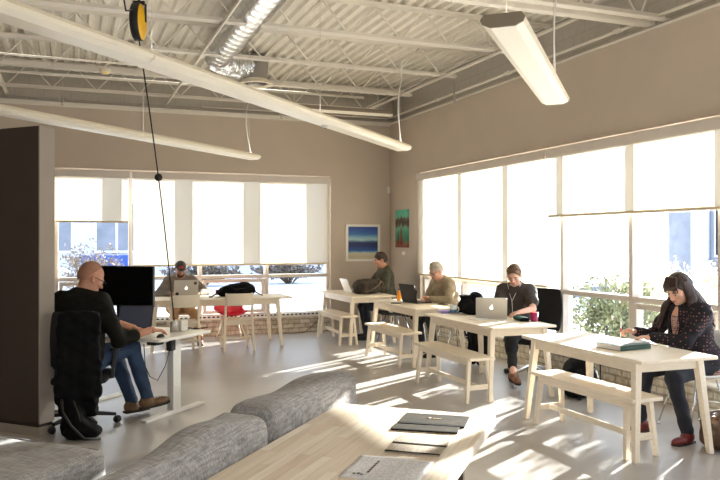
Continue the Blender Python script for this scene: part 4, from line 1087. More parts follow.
# ------------------------------------------------------------------ office chairs
def office_chair(label, loc, rz, seat=.46, back=True, high=.52, chrome=False, arms=False, castor='black_plastic', bw=.23):
    """faces local +Y"""
    r = thing('office_chair', label, 'office chair', loc, rz); bm_ = M['chrome'] if chrome else M['black_plastic']
    m = MB(); m.lathe([(.001, .05), (.05, .05), (.05, .13), (.03, .14), (.001, .14)]); m.build('hub', bm_, r)
    for k in range(5):
        a = 2*PI*k/5+.3; c, s = math.cos(a), math.sin(a)
        m = MB(); m.bar((c*.03, s*.03, .115), (c*.29, s*.29, .075), .05, .04, .028, .025); lg = m.build('leg', bm_, r, bevel=.004)
        m = MB(); m.lathe([(.001, -.022), (.028, -.022), (.031, -.014), (.031, .014), (.028, .022), (.001, .022)], (c*.3, s*.3, .031), 16, 'X', Matrix.Rotation(a+.8, 4, 'Z')); m.build('caster', M['black_plastic'], r)
    m = MB(); m.tube([(0, 0, .13), (0, 0, seat-.06)], .025, 14); m.build('gas_lift', M['chrome'] if chrome else M['black_plastic'], r)
    soft_box('seat', M['black_mesh'], r, -.24, .24, -.22, .24, seat-.07, seat, .01, n=(12, 12, 4), rd=.03, noise=0)
    m = MB(); m.bar((0, 0, seat-.09), (0, -.28, seat-.06), .07, .025); m.bar((0, -.27, seat-.08), (0, -.29, seat+.15), .06, .02); m.build('back_bracket', M['black_plastic'], r, bevel=.004)
    vs = []; fs = []; n, k = 14, 14
    for i in range(n+1):
        u = -1+2*i/n
        for j in range(k+1):
            v = j/k; wv = bw*(1-.18*abs(v-.45)**2*4*.5); z = seat+.07+high*v
            y = -.26-.04*v+.05*u*u-.025*math.sin(v*PI); rr = 1-max(0, abs(u)-.8)*.0
            vs.append((u*wv*(1-.04*(v > .95)-.04*(v < .05)), y, z))
    for i in range(n):
        for j in range(k): q = i*(k+1)+j; fs.append((q, q+1, q+k+2, q+k+1))
    m = MB(); m.addmesh(vs, fs, True); o = m.build('backrest', M['black_mesh'], r); md = o.modifiers.new('t', 'SOLIDIFY'); md.thickness = .03; md.offset = 0; bv = o.modifiers.new('b', 'BEVEL'); bv.width = .012; bv.segments = 3; bv.limit_method = 'ANGLE'
    if arms:
        for s in (-1, 1):
            m = MB(); m.bar((s*.26, -.02, seat-.05), (s*.29, -.0, seat+.2), .03, .06); m.bar((s*.2, 0, seat-.06), (s*.27, 0, seat-.04), .04, .02); m.build('arm_post', M['black_plastic'], r, bevel=.005)
            m = MB(); m.prism(rrect(.075, .26, .03, cx=s*.29, cy=.02), seat+.19, seat+.22); m.build('arm_pad', M['black_plastic'], r, bevel=.008)
    return r
def sled_chair(label, loc, rz, shellm, seat=.45, wire=False, back=True):
    """light shell chair with four thin chrome legs, faces local +Y"""
    r = thing('shell_chair', label, 'chair', loc, rz)
    vs = []; fs = []; n, k = 16, 16
    for i in range(n+1):
        u = -1+2*i/n
        for j in range(k+1):
            v = j/k; wid = .23
            if v < .5: y = .22-.42*(v/.5); z = seat-.025*math.sin(v*2*PI)*.8
            else: t = (v-.5)/.5; y = -.2-.1*t; z = seat+.36*t; wid = .23-.03*t
            z += abs(u)**3*.05*(v < .62); y += u*u*.06*max(0, v-.5)
            vs.append((u*wid, y, z))
    for i in range(n):
        for j in range(k): q = i*(k+1)+j; fs.append((q, q+1, q+k+2, q+k+1))
    m = MB(); m.addmesh(vs, fs, True); o = m.build('shell', shellm, r)
    if wire: md = o.modifiers.new('w', 'WIREFRAME'); md.thickness = .006
    else: md = o.modifiers.new('t', 'SOLIDIFY'); md.thickness = .01
    for sx in (-1, 1):
        for sy in (-1, 1):
            m = MB(); m.tube([(sx*.13, sy*.1, seat-.03), (sx*.2, sy*.21, .02)], .007, 8); m.lathe([(.001, 0), (.013, 0), (.013, .02), (.001, .02)], (sx*.2, sy*.21, 0), 10); lg = m.build('leg', M['chrome'], r)
    m = MB()
    for sx in (-1, 1): m.tube([(sx*.17, -.14, .24), (-sx*.17, .14, .24)], .004, 6)
    m.build('brace', M['chrome'], r)
    return r
# ------------------------------------------------------------------ outdoors
m = MB(); m.box(-60, 70, YB+.6, 90, -.22, -.14); m.box(XR+.6, 70, -40, YB+.6, -.22, -.14)
struct(m.build('ground', M['snow']))
m = MB(); m.box(-40, 60, 18.5, 25.5, -.14, -.125)
struct(m.build('road', M['asphalt']))
def bush(name, label, c, rx, ry, h, n, mats, leaf=.06, twigs=30, cat='bush', grass=False):
    r = thing(name, label, cat, (c[0], c[1], -.14)); rnd = random.Random(int(c[0]*100+c[1]*7))
    m = MB()
    tips = []
    for i in range(twigs):
        a = rnd.uniform(0, 2*PI); q = rnd.random()**.5; top = Vector((math.cos(a)*q*rx, math.sin(a)*q*ry, h*rnd.uniform(.6, 1)*(1-.35*q*q)))
        mid = top*.5+Vector((rnd.uniform(-.1, .1), rnd.uniform(-.1, .1), .05*h)); mid.x *= .6; mid.y *= .6
        m.tube([(top.x*.08, top.y*.08, 0), mid, top], .012 if not grass else .005, 5, r1=.003); tips.append((mid, top))
        if not grass:
            for k in range(3):
                s0 = mid.lerp(top, rnd.random()); e = s0+Vector((rnd.uniform(-.3, .3)*rx, rnd.uniform(-.3, .3)*ry, rnd.uniform(.05, .3)*h)); m.tube([s0, e], .005, 4, r1=.002); tips.append((s0, e))
    m.build('stems', mats[1], r)
    m = MB()
    for i in range(n):
        a, b = rnd.choice(tips); p = a.lerp(b, rnd.random()**.6*1.05)+Vector([rnd.gauss(0, .05) for _ in range(3)])
        u = Vector([rnd.gauss(0, 1) for _ in range(3)]).normalized(); v = u.cross(Vector([rnd.gauss(0, 1) for _ in range(3)])).normalized()
        l = leaf*rnd.uniform(.6, 1.3); m.addmesh([p-u*l*.5, p+v*l*.22, p+u*l*.5, p-v*l*.22], [(0, 1, 2, 3)])
    o = m.build('foliage', mats[0], r); o['kind'] = 'stuff'
    return r
bush('bare_bush', 'rounded leafless bush seen through the left end of the back window', (.45, 18.0), .85, .8, 1.6, 1500, (M['twig'], M['twig']), leaf=.09, twigs=70)
bush('evergreen_bush', 'low green bush outside the right window above the backpack', (7.3, 8.6), .8, .9, 1.15, 3000, (M['leaf_g'], M['bark']), leaf=.09, twigs=50)
bush('tall_grass_clump', 'pale plumed grass clump outside the right window, behind the writing woman', (8.2, 7.3), .8, .8, 1.75, 2600, (M['leaf_y'], M['leaf_y']), leaf=.1, twigs=90, grass=True, cat='grass')
bush('tall_grass_clump', 'pale plumed grass clump outside the right window beside the middle mullion', (8.8, 9.3), .8, .9, 1.55, 2400, (M['leaf_y'], M['leaf_y']), leaf=.1, twigs=90, grass=True, cat='grass')
bush('low_shrub', 'low dry shrub outside the right window beyond the brick sill', (7.2, 6.4), .7, .8, .95, 2200, (M['leaf_y'], M['bark']), leaf=.07, twigs=50)
for x, y, h, lb in ((8.1, 28.5, .85, 'roadside hedge plant seen under the blind, beyond the right end of the long table'), (4.6, 28, .8, 'roadside hedge plant seen under the blind above the black backpack'), (11.6, 29, .9, 'roadside hedge plant seen under the blind close to the window jamb')):
    bush('hedge_shrub', lb, (x, y), 1.6, .7, h, 2600, (M['twig'], M['bark']), leaf=.16, twigs=60)
# shop building across the street
b = thing('shop_building', 'pale shop across the street with blue band and white framed windows', 'building', (4, 33, -.14))
m = MB(); m.box(-14, 14, 0, 6, 0, 5.2); m.build('wall', M['ext_wall'], b)
m = MB(); m.box(-14.3, 14.3, -.3, 6.3, 5.2, 5.6); m.build('roof', M['ext_dark'], b)
m = MB(); m.box(-3.6, -1.6, -.35, 0, .3, 1.1); m.build('blue_band', M['ext_blue'], b)
for i, x in enumerate((-11, -7.5, -4.8, -2.2, .8, 4, 7.5)):
    m = MB(); m.box(x-.9, x+.9, -.06, 0, 1.2, 3.4); f = m.build('window', M['ext_white'], b)
    m = MB(); m.box(x-.8, x-.05, -.08, -.06, 1.3, 3.3); m.box(x+.05, x+.8, -.08, -.06, 1.3, 3.3); m.build('panes', M['ext_dark'], f)
b = thing('brick_building', 'long bluish building beyond the shrubs, outside the right window', 'building', (26, 18, -.14), R2(0))
m = MB(); m.box(0, 8, -14, 9, 0, 3.7); m.build('wall', M['ext_dark'], b)
m = MB(); m.box(-.2, 8.2, -14.2, 9.2, 3.7, 3.9); m.build('parapet', M['ext_white'], b)
for y in (-12, -8.5, -5, -1.5, 2, 5.5):
    m = MB(); m.box(-.08, 0, y-.8, y+.8, 1.0, 3.2); f = m.build('window', M['ext_white'], b)
    m = MB(); m.box(-.1, -.08, y-.7, y+.7, 1.1, 3.1); m.build('pane', M['car_glass'], f)
    m = MB(); m.box(-.08, 0, y+1.1, y+2.1, 0, 3.7); m.build('pilaster', M['ext_wall'], b)
# cars
def car(label, loc, rz, paint, L_=4.5, W=1.8):
    r = thing('parked_car', label, 'car', loc, rz)
    side = [(-2.2, .35), (-2.2, .85), (-2.05, 1.0), (-1.9, 1.42), (-1.6, 1.55), (.2, 1.55), (.95, 1.08), (2.0, .92), (2.2, .7), (2.2, .35), (1.85, .3), (-1.85, .3)]
    T = Matrix(((1, 0, 0, 0), (0, 0, 1, 0), (0, 1, 0, 0), (0, 0, 0, 1)))
    m = MB(); m.prism(side, -W/2, W/2, T); m.build('body', paint, r, bevel=.06, seg=3)
    for s in (-1, 1):
        m = MB(); m.prism([(-1.78, 1.05), (-1.62, 1.42), (-.75, 1.45), (-.75, 1.05)], s*W/2-.008, s*W/2+.008, T); m.prism([(-.65, 1.05), (-.65, 1.45), (.1, 1.43), (.68, 1.06)], s*W/2-.008, s*W/2+.008, T); m.build('side_windows', M['car_glass'], r)
        for x in (-1.35, 1.38):
            m = MB(); m.lathe([(.001, -.1), (.2, -.1), (.22, -.12), (.33, -.11), (.34, -.05), (.34, .05), (.33, .11), (.22, .12), (.2, .1), (.001, .1)], (x, s*(W/2-.1), .34), 24, 'Y'); m.build('wheel', M['rubber'], r)
            m = MB(); m.lathe([(.001, .125), (.19, .125), (.19, .1)] if s > 0 else [(.19, -.1), (.19, -.125), (.001, -.125)], (x, s*(W/2-.1), .34), 20, 'Y'); m.build('hubcap', M['silver'], r)
    return r
car('silver car parked across the street at the left end of the back window', (-2.15, 22.4, -.125), R2(4), M['car'])
# ------------------------------------------------------------------ people
def V3(*a): return np.array(a, float)
def ik(a, b, l1, l2, pole):
    """elbow / knee position between a and b, bending towards pole; returns joint and the reachable end"""
    a = np.array(a, float); b = np.array(b, float); d = b-a; L = np.linalg.norm(d)
    if L > (l1+l2)*.995: b = a+d/L*(l1+l2)*.995; d = b-a; L = np.linalg.norm(d)
    x = (l1*l1-l2*l2+L*L)/(2*L); h = math.sqrt(max(1e-6, l1*l1-x*x)); u = d/L
    p = np.array(pole, float); p = p-u*(p @ u); p /= np.linalg.norm(p)
    return a+u*x+p*h, b

def hand(mb, W, d, n, t, curl=.5, spread=.0, grip=None, s=1.0, point=False):
    """W wrist, d finger direction, n palm normal (side fingers curl to), t thumb side"""
    W, d, n, t = [np.array(v, float) for v in (W, d, n, t)]
    d /= np.linalg.norm(d); n -= d*(n @ d); n /= np.linalg.norm(n); t -= d*(t @ d)+n*(t @ n); t /= np.linalg.norm(t)
    b = Blob(); R = np.stack([d, t, n], 1)
    b.cap(W-d*.02, W+d*.02, .024*s, .025*s, k=.01)
    b.box(W+d*.05*s, V3(.046, .038, .0125)*s, R, rd=.011, k=.012)
    b.ell(W+d*.03*s+t*.024*s+n*.008, V3(.03, .016, .015)*s, R, k=.01)
    L = (.070, .078, .073, .057)
    for i in range(4):
        off = (.0285-.0190*i)*s
        p = W+d*(.090-.004*abs(i-1.2))*s+t*off; dirv_ = d+t*(spread*(1.5-i)); a = 0
        cu = curl*(1+.08*i) if not (point and i == 0) else .12
        for j, fr in enumerate((.45, .3, .25)):
            a += cu*(.55, .9, .7)[j]
            v = dirv_*math.cos(a)+n*math.sin(a); v /= np.linalg.norm(v); q = p+v*L[i]*fr*s
            b.cap(p, q, (.0088-.0008*j)*s, (.0082-.0009*j)*s, k=.004); p = q
    p = W+d*.028*s+t*.034*s+n*.004; v = d*.62+t*.72+n*.25; v /= np.linalg.norm(v); q = p+v*.036*s
    b.cap(p, q, .0125*s, .0105*s, k=.01)
    v2 = d*.9+t*.25+n*(.2+.4*curl); v2 /= np.linalg.norm(v2); b.cap(q, q+v2*.032*s, .0102*s, .0082*s, k=.004)
    b.into(mb, .0034)

def head(mb, H, R, s=1.0, jaw=1.0, neck=None):
    """H centre of head, R columns forward, right, up"""
    H = np.array(H, float)
    P = lambda x, y, z: H+R @ (V3(x, y, z)*s)
    b = Blob()
    b.ell(P(-.012, 0, .032), V3(.095, .076, .085)*s, R, k=.03)
    b.ell(P(.028, 0, -.03), V3(.062, .058, .082)*s, R, k=.03)
    b.ell(P(.030, 0, -.082), V3(.046*jaw, .044*jaw, .032)*s, R, k=.03)
    b.ell(P(.066, 0, -.098), V3(.016, .018, .014)*s, R, k=.02)
    b.cap(P(.080, -.03, .018), P(.080, .03, .018), .011*s, k=.015)
    b.cap(P(.088, 0, .004), P(.108, 0, -.030), .008*s, .012*s, k=.012)
    for sy in (-1, 1):
        b.ell(P(.100, sy*.011, -.034), V3(.009, .008, .007)*s, R, k=.006)
        b.ell(P(.058, sy*.042, -.022), V3(.02, .02, .018)*s, R, k=.02)
        b.ell(P(-.012, sy*.078, -.012), V3(.018, .009, .031)*s, R, k=.008)
        b.ell(P(-.008, sy*.084, -.012), V3(.009, .006, .016)*s, R, sub=True)
        b.ell(P(.092, sy*.032, .002), V3(.012, .016, .010)*s, R, sub=True)
    b.cap(P(.083, -.018, -.064), P(.083, .018, -.064), .0085*s, k=.01)
    if neck is not None: b.cap(P(-.02, 0, -.06), neck, .052*s, .056*s, k=.03)
    b.into(mb, .005)
def face(parent, H, R, s=1.0, brow='hair_brown'):
    P = lambda x, y, z: H+R @ (V3(x, y, z)*s)
    for sy in (-1, 1):
        m = MB(); m.sphere(P(.079, sy*.032, .0), .0115*s, 8); m.build('eye', M['eye_white'], parent, world=True)
        m = MB(); m.sphere(P(.0875, sy*.032, -.002), .0062*s, 6); m.build('iris', M['eye'], parent, world=True)
        m = MB(); m.tube([P(.094, sy*.014, .017), P(.096, sy*.03, .021), P(.084, sy*.048, .016)], .0038*s, 6); m.build('eyebrow', M[brow], parent, world=True)
    b = Blob(); b.cap(P(.088, -.017, -.063), P(.091, 0, -.0625), .0045*s, .0055*s, k=.005); b.cap(P(.091, 0, -.0625), P(.088, .017, -.063), .0055*s, .0045*s, k=.005)
    b.build('mouth', M['lip'], parent, .0025, world=True)
def glasses(parent, H, R, s=1.0):
    P = lambda x, y, z: H+R @ (V3(x, y, z)*s)
    m = MB()
    for sy in (-1, 1):
        m.tube([P(.106, sy*.033+.022*math.cos(a), .0+.016*math.sin(a)) for a in [2*PI*i/20 for i in range(21)]], .0022, 6)
        m.tube([P(.104, sy*.055, .004), P(.06, sy*.078, .006), P(-.01, sy*.086, .004)], .0022, 6)
    m.tube([P(.107, -.011, .003), P(.111, 0, .006), P(.107, .011, .003)], .0018, 6)
    return m.build('glasses', M['rubber'], parent, world=True)

def person(label, pos, az, seat=.46, lean=12, head_az=None, head_pitch=25, hands=None, feet=None, knees=None, skin='skin', top='tee', pants='navy', sleeve='long', shoes='black_shoe', size=1.0, elbow_out=(.6, .6), hand_kw=({}, {}), feet_az=(None, None), girth=1.0, elbow_down=(1, 1), toes=(0, 0), neckline=0, knee_dir=None, jaw=1.0, shirt_k=1.0, ankle_show=False, open_front=False, arm=1.0):
    """hands / feet: [left, right] world points"""
    a = math.radians(az); f = V3(math.sin(a), math.cos(a), 0); r = V3(math.cos(a), -math.sin(a), 0); u = V3(0, 0, 1); S = size
    base = V3(pos[0], pos[1], 0)
    root = thing('person', label, 'person', (pos[0], pos[1], 0))
    le = math.radians(lean); td = u*math.cos(le)+f*math.sin(le); tf = f*math.cos(le)-u*math.sin(le)
    pel = base+u*(seat+.10*S)
    ch = pel+td*.33*S; nb = pel+td*.50*S; sh = [nb-td*.055*S+r*sx*.175*S*(.5+.5*girth) for sx in (-1, 1)]
    haz = az if head_az is None else head_az
    HR = rotm(haz, head_pitch); hf = HR[:, 0]
    hup = HR[:, 2]
    H = nb+(td*.5+u*.5)*.065*S+hf*.03*S+hup*.085*S+f*.01
    Rt = np.stack([tf, r, td], 1)
    cb = MB(); b = Blob()
    # body core
    def torso(b, g, lo=0):
        b.ell(pel+u*.02, V3(.125*girth, .175*girth, .13)*S+g, np.stack([f, r, u], 1), k=.06)
        b.ell(pel+td*.18*S+tf*.01*(girth-1)*8, V3(.115*girth**1.5, .155*girth, .15)*S+g, Rt, k=.08)
        b.ell(ch+td*.02*S, V3(.115*girth, .165*girth, .17)*S+g, Rt, k=.08)
        b.cap(sh[0]+r*.03, sh[1]-r*.03, .062*S+g, k=.06)
        b.cap(nb-td*.05*S, nb+td*.03*S, .075*S+g, .054*S+g*.8, k=.05)
    arms = []
    for i, sx in enumerate((-1, 1)):
        hp = hands[i]; pole = r*sx*elbow_out[i]-u*elbow_down[i]-f*.25
        el, wr_ = ik(sh[i], hp, .29*S*arm, .255*S*arm, pole); arms.append((sh[i], el, wr_))
    legs = []
    for i, sx in enumerate((-1, 1)):
        hip = pel+r*sx*.095*S+f*.02; ft = np.array(feet[i], float)
        kd = (f*1.0+u*1.0) if knee_dir is None else knee_dir[i]
        kn, an = ik(hip, ft+u*.085*S, .43*S, .42*S, kd); legs.append((hip, kn, an))
    torso(b, 0)
    for A, E_, W_ in arms: b.cap(A, E_, .045*S, .037*S, k=.05); b.cap(E_, W_, .038*S, .026*S, k=.02)
    for A, K_, N_ in legs: b.cap(A, K_, .075*S*girth, .054*S, k=.05); b.cap(K_, N_, .052*S, .034*S, k=.02)
    b.into(cb, .010)
    head(cb, H, HR, S, jaw, neck=nb-td*.03)
    for i, (A, E_, W_) in enumerate(arms):
        kw = dict(hand_kw[i]); fd = W_-E_; fd /= np.linalg.norm(fd)
        d = np.array(kw.pop('d', fd+f*.2), float); n = np.array(kw.pop('n', -u), float); t = kw.pop('t', None)
        if t is None: t = np.cross(n, d)*(-1 if i == 0 else 1)*(-1)
        hand(cb, W_, d, n, np.array(t, float), s=S, **kw)
    cb.build('body', M[skin], root, world=True)
    # shirt
    g = .014*shirt_k; b = Blob(); torso(b, g)
    for i, (A, E_, W_) in enumerate(arms):
        if sleeve == 'long':
            e = E_+(W_-E_)*.93; b.cap(A, E_, .054*S+g*.6, .047*S+g*.5, k=.06); b.cap(E_, e, .047*S+g*.5, .036*S+g*.4, k=.02)
            mid = (A+E_)/2; b.ell(mid-u*.012, V3(.05, .05, .04)*S, k=.05)
        elif sleeve == 'push':
            e = E_+(W_-E_)*.45; b.cap(A, E_, .055*S+g*.6, .047*S+g*.6, k=.06); b.cap(E_, e, .048*S+g*.5, .042*S+g*.5, k=.02)
        else:
            e = A+(E_-A)*.62; b.cap(A, e, .058*S+g, .058*S+g, k=.05)
    b.cap(pel-u*.03, pel+u*.02, .14*S*girth+g, .15*S*girth+g, k=.06)
    b.cut(pel-u*.02, -u)
    b.cut(nb+td*.035*S, td*.93+tf*.30)
    if open_front:
        b.ell(pel+td*.37*S+tf*.13*S, V3(.07, .055, .16), Rt, sub=True); b.cap(nb+tf*.06, nb+tf*.09-td*.1, .03) if False else None
    b.build('cardigan' if open_front else 'shirt', M[top], root, .0095, world=True, wr=.003)
    # trousers
    b = Blob(); b.ell(pel-u*.02, V3(.132*girth, .182*girth, .11)*S, np.stack([f, r, u], 1), k=.06)
    for i, (A, K_, N_) in enumerate(legs):
        b.cap(A, K_, .088*S*girth, .066*S, k=.07); e = K_+(N_-K_)*(.98 if not ankle_show else .82); b.cap(K_, e, .064*S, .048*S if not ankle_show else .044*S, k=.03)
    for i, (A, K_, N_) in enumerate(legs): pass
    b.build('trousers', M[pants], root, .0095, world=True, wr=.0025)
    # shoes
    for i, (A, K_, N_) in enumerate(legs):
        fa = az if feet_az[i] is None else feet_az[i]; q = math.radians(fa); tp = math.radians(toes[i]); ff = V3(math.sin(q)*math.cos(tp), math.cos(q)*math.cos(tp), -math.sin(tp)); fr_ = V3(math.cos(q), -math.sin(q), 0); fu = np.cross(fr_, ff); FR = np.stack([ff, fr_, fu], 1)
        b = Blob(); o = N_-fu*.05*S
        b.ell(o+ff*-.02*S+fu*.01, V3(.052, .038, .045)*S, FR, k=.03); b.ell(o+ff*.09*S-fu*.008*S, V3(.085, .043, .032)*S, FR, k=.04); b.cap(N_, o+ff*.01, .042*S, .04*S, k=.03)
        b.cut(o-fu*.03*S, -fu)
        if ankle_show: b.cut(N_-fu*.012+ff*.02, fu*.9-ff*.1)
        sh_ = b.build('shoe', M[shoes], root, .006, world=True)
        m = MB(); T = Matrix.Translation(Vector(o-fu*.034*S)) @ Matrix([list(FR[k]) for k in range(3)]).to_4x4()
        m.prism([(-.068*S, -.03*S), (-.068*S, .03*S), (-.02*S, .036*S), (.08*S, .045*S), (.15*S, .036*S), (.178*S, 0), (.15*S, -.036*S), (.08*S, -.045*S), (-.02*S, -.036*S)][::-1], -.008, .014, T); m.build('sole', M['sole'], sh_, world=False) if False else None
        so = m.build('sole', M['sole'], root, world=True, bevel=.004); so.parent = sh_
        if shoes == 'shoe_brown':
            m = MB()
            for k in range(4): c = o+ff*(.05+.022*k)*S+fu*(.034-.004*k)*S; m.tube([c-fr_*.02, c+fu*.006, c+fr_*.02], .003, 5)
            l_ = m.build('laces', M['strap'], root, world=True); l_.parent = sh_
    return dict(root=root, H=H, HR=HR, f=f, r=r, u=u, pel=pel, nb=nb, sh=sh, arms=arms, legs=legs, td=td, tf=tf, S=S)

def hair_short(P, m_, top=1.0, cover=.0, name='hair', front=.062, k=1.0, thick=0, side=-.035, tufts=70):
    H, R, S = P['H'], P['HR'], P['S']; Q = lambda x, y, z: H+R @ (V3(x, y, z)*S)
    b = Blob(); b.ell(Q(-.016, 0, .036+.004*top), V3(.101+thick, .082+thick, .088+.006*top+thick)*S, R, k=.02)
    b.ell(Q(-.05, 0, -.0), V3(.068+thick, .072+thick, .07)*S, R, k=.03)
    fx = R[:, 0]; fz = R[:, 2]
    b.cut(Q(front, 0, .05), fx*.85-fz*.55); b.cut(Q(-.02, 0, side), fx*.55-fz*.85)
    for sy in (-1, 1): b.ell(Q(.0, sy*.085, -.012), V3(.026, .03, .034)*S, R, sub=True)
    mb = MB(); b.into(mb, .005)
    if tufts:
        rn = random.Random(9); b = Blob()
        for i in range(tufts):
            th = rn.uniform(-2.3, 2.3); ph = rn.uniform(.15, 1.25); v = V3(-math.cos(th)*math.cos(ph)*.5+.35*math.sin(ph), math.sin(th)*math.cos(ph), math.sin(ph)); v /= np.linalg.norm(v)
            if v[0] > .45: v[2] = abs(v[2])+.4; v /= np.linalg.norm(v)
            p = V3(-.014, 0, .036)+v*V3(.098, .080, .088)
            if p[0] > .03 and p[2] < .075: continue
            d = V3(.5, rn.uniform(-.5, .5), .35+.3*v[2]); d -= v*(d @ v)*.7; d /= np.linalg.norm(d)
            b.cap(Q(*p), Q(*(p+d*.026)), .008*S, .004*S, k=.006)
        b.into(mb, .004)
    return mb.build(name, M[m_], P['root'], world=True)

U = V3(0, 0, 1)
# --- bald man at the white desk
mouse = V3(*dl(-.255, -.04, .775))
DM = person('bald man in a dark olive sweater and jeans working at the white desk', (.02, 6.78), 42, seat=.455, lean=10, head_az=66, head_pitch=28,
    hands=[V3(*dl(-.22, .30, .80)), mouse+V3(-.085, -.045, .03)], feet=[V3(.52, 7.08, .03), V3(.64, 6.93, .09)], top='olive_dark', pants='jeans', sleeve='push', shoes='shoe_brown', size=1.13, girth=1.24,
    elbow_out=(1.0, .25), elbow_down=(.25, .9), hand_kw=(dict(curl=.4), dict(curl=.35, d=V3(.85, .45, -.1), n=-U)), feet_az=(60, 80), toes=(0, -8), jaw=1.1, shirt_k=1.5, arm=1.08, skin='skin')
face(DM['root'], DM['H'], DM['HR'], DM['S'], 'hair_brown'); glasses(DM['root'], DM['H'], DM['HR'], DM['S'])
hair_short(DM, 'stubble', name='cropped_hair', front=-.02, thick=-.0065, side=-.03, tufts=0)

# --- man in a cap behind the long table
CM = person('bearded man in a grey cap and hoodie at the long table, facing the camera', (1.61, 12.02), 184, seat=.43, lean=17, head_az=183, head_pitch=18,
    hands=[V3(1.83, 11.56, .785), V3(1.41, 11.56, .785)], feet=[V3(1.84, 11.45, 0), V3(1.46, 11.5, 0)], top='hoodie', pants='khaki', shoes='shoe_red', sleeve='long', girth=1.12, elbow_out=(1.2, 1.2), elbow_down=(.7, .7), shirt_k=1.6)
face(CM['root'], CM['H'], CM['HR'])
H, R = CM['H'], CM['HR']; Q = lambda x, y, z: H+R @ V3(x, y, z)
b = Blob(); b.ell(Q(.034, 0, -.078), V3(.062, .058, .052), R, k=.02); b.cut(Q(.05, 0, -.048), R[:, 2]*.95+R[:, 0]*-.25); b.ell(Q(.1, 0, -.063), V3(.014, .016, .006), R, sub=True); b.build('beard', M['beard'], CM['root'], .005, world=True)
b = Blob(); b.ell(Q(-.008, 0, .045), V3(.104, .087, .088), R, k=.02); b.cut(Q(0, 0, .03), -R[:, 2]); cap = b.build('cap', M['cap_grey'], CM['root'], .005, world=True)
b = Blob(); b.ell(Q(.10, 0, .034), V3(.07, .07, .007), R, k=.01); o = b.build('brim', M['cap_grey'], CM['root'], .004, world=True); o.parent = cap
m = MB(); T = Matrix.Translation(Vector(Q(.094, 0, .066))) @ Matrix([[R[i, 1], R[i, 2], R[i, 0]] for i in range(3)]).to_4x4(); m.prism(rrect(.062, .034, .008), -.012, .004, T); o = m.build('front_patch', M['cap_red'], CM['root'], world=True); o.parent = cap
b = Blob(); b.cap(CM['nb']-CM['f']*.06+U*.01, CM['nb']+CM['f']*.02-U*.04, .05, .03, k=.03); b.ell(CM['nb']-CM['f']*.075, V3(.07, .1, .06), k=.03); b.build('hood', M['hoodie'], CM['root'], .008, world=True)

# --- man in the far corner
FM = person('dark haired man in an olive shirt at the far corner table, profile', (4.93, 11.42), -78, seat=.49, lean=4, head_az=-82, head_pitch=16,
    hands=[V3(4.50, 11.05, .79), V3(4.48, 11.42, .79)], feet=[V3(4.42, 11.0, 0), V3(4.52, 11.3, 0)], top='olive', pants='navy', sleeve='long', girth=1.15, size=1.05)
face(FM['root'], FM['H'], FM['HR'], 1.05); hair_short(FM, 'hair_brown', front=.07)
# --- grey haired man
GM = person('grey haired man with glasses in a taupe sweater, hands clasped on the table', (5.03, 9.30), -92, seat=.46, lean=21, head_az=-100, head_pitch=26,
    hands=[V3(4.56, 9.06, .80), V3(4.56, 9.20, .80)], feet=[V3(4.62, 9.05, 0), V3(4.66, 9.5, 0)], top='tan_knit', pants='blackpant', sleeve='long', girth=1.18, size=1.02, skin='skin_pale',
    elbow_out=(1.0, 1.0), elbow_down=(.8, .8), hand_kw=(dict(curl=.8, d=V3(-.5, .75, 0), n=V3(-.6, -.3, -.7)), dict(curl=.8, d=V3(-.5, -.75, 0), n=V3(-.6, .3, -.7))), shirt_k=1.4)
face(GM['root'], GM['H'], GM['HR'], 1.02, 'hair_grey'); glasses(GM['root'], GM['H'], GM['HR'], 1.02); hair_short(GM, 'hair_grey', front=.07, top=.6)
# --- laptop user in a tee
TM = person('young person in a charcoal tee with earphones typing on the silver laptop', (4.97, 7.52), -124, seat=.47, lean=13, head_az=-136, head_pitch=24,
    hands=[V3(4.65, 7.02, .80), V3(4.53, 7.22, .80)], feet=[V3(4.70, 7.26, 0.0), V3(4.46, 6.86, 0)], top='tee', pants='blackpant', sleeve='short', size=1.0, skin='skin_pale', shoes='shoe_tan', ankle_show=True,
    elbow_out=(.9, .9), girth=.98, hand_kw=(dict(curl=.5, d=V3(-.8, -.1, -.1)), dict(curl=.5, d=V3(-.7, -.2, -.1))), feet_az=(-150, -170), toes=(-10, 10), shirt_k=1.2)
face(TM['root'], TM['H'], TM['HR'], 1, 'hair_fair'); hair_short(TM, 'hair_fair', front=.066, top=1.1, thick=.001)
H, R = TM['H'], TM['HR']; Q = lambda x, y, z: H+R @ V3(x, y, z)
c0 = TM['nb']-TM['td']*.14+TM['tf']*.15
m = MB()
for sy in (-1, 1): m.tube([Q(.005, sy*.088, -.02), Q(.03, sy*.08, -.09), TM['nb']+TM['tf']*.1+TM['r']*sy*.05-TM['td']*.03, c0], .0028, 6)
m.tube([c0, c0-TM['td']*.12+TM['tf']*.01, c0-TM['td']*.22+TM['tf']*.0], .0028, 6); m.build('earphones', M['earbud'], TM['root'], world=True)
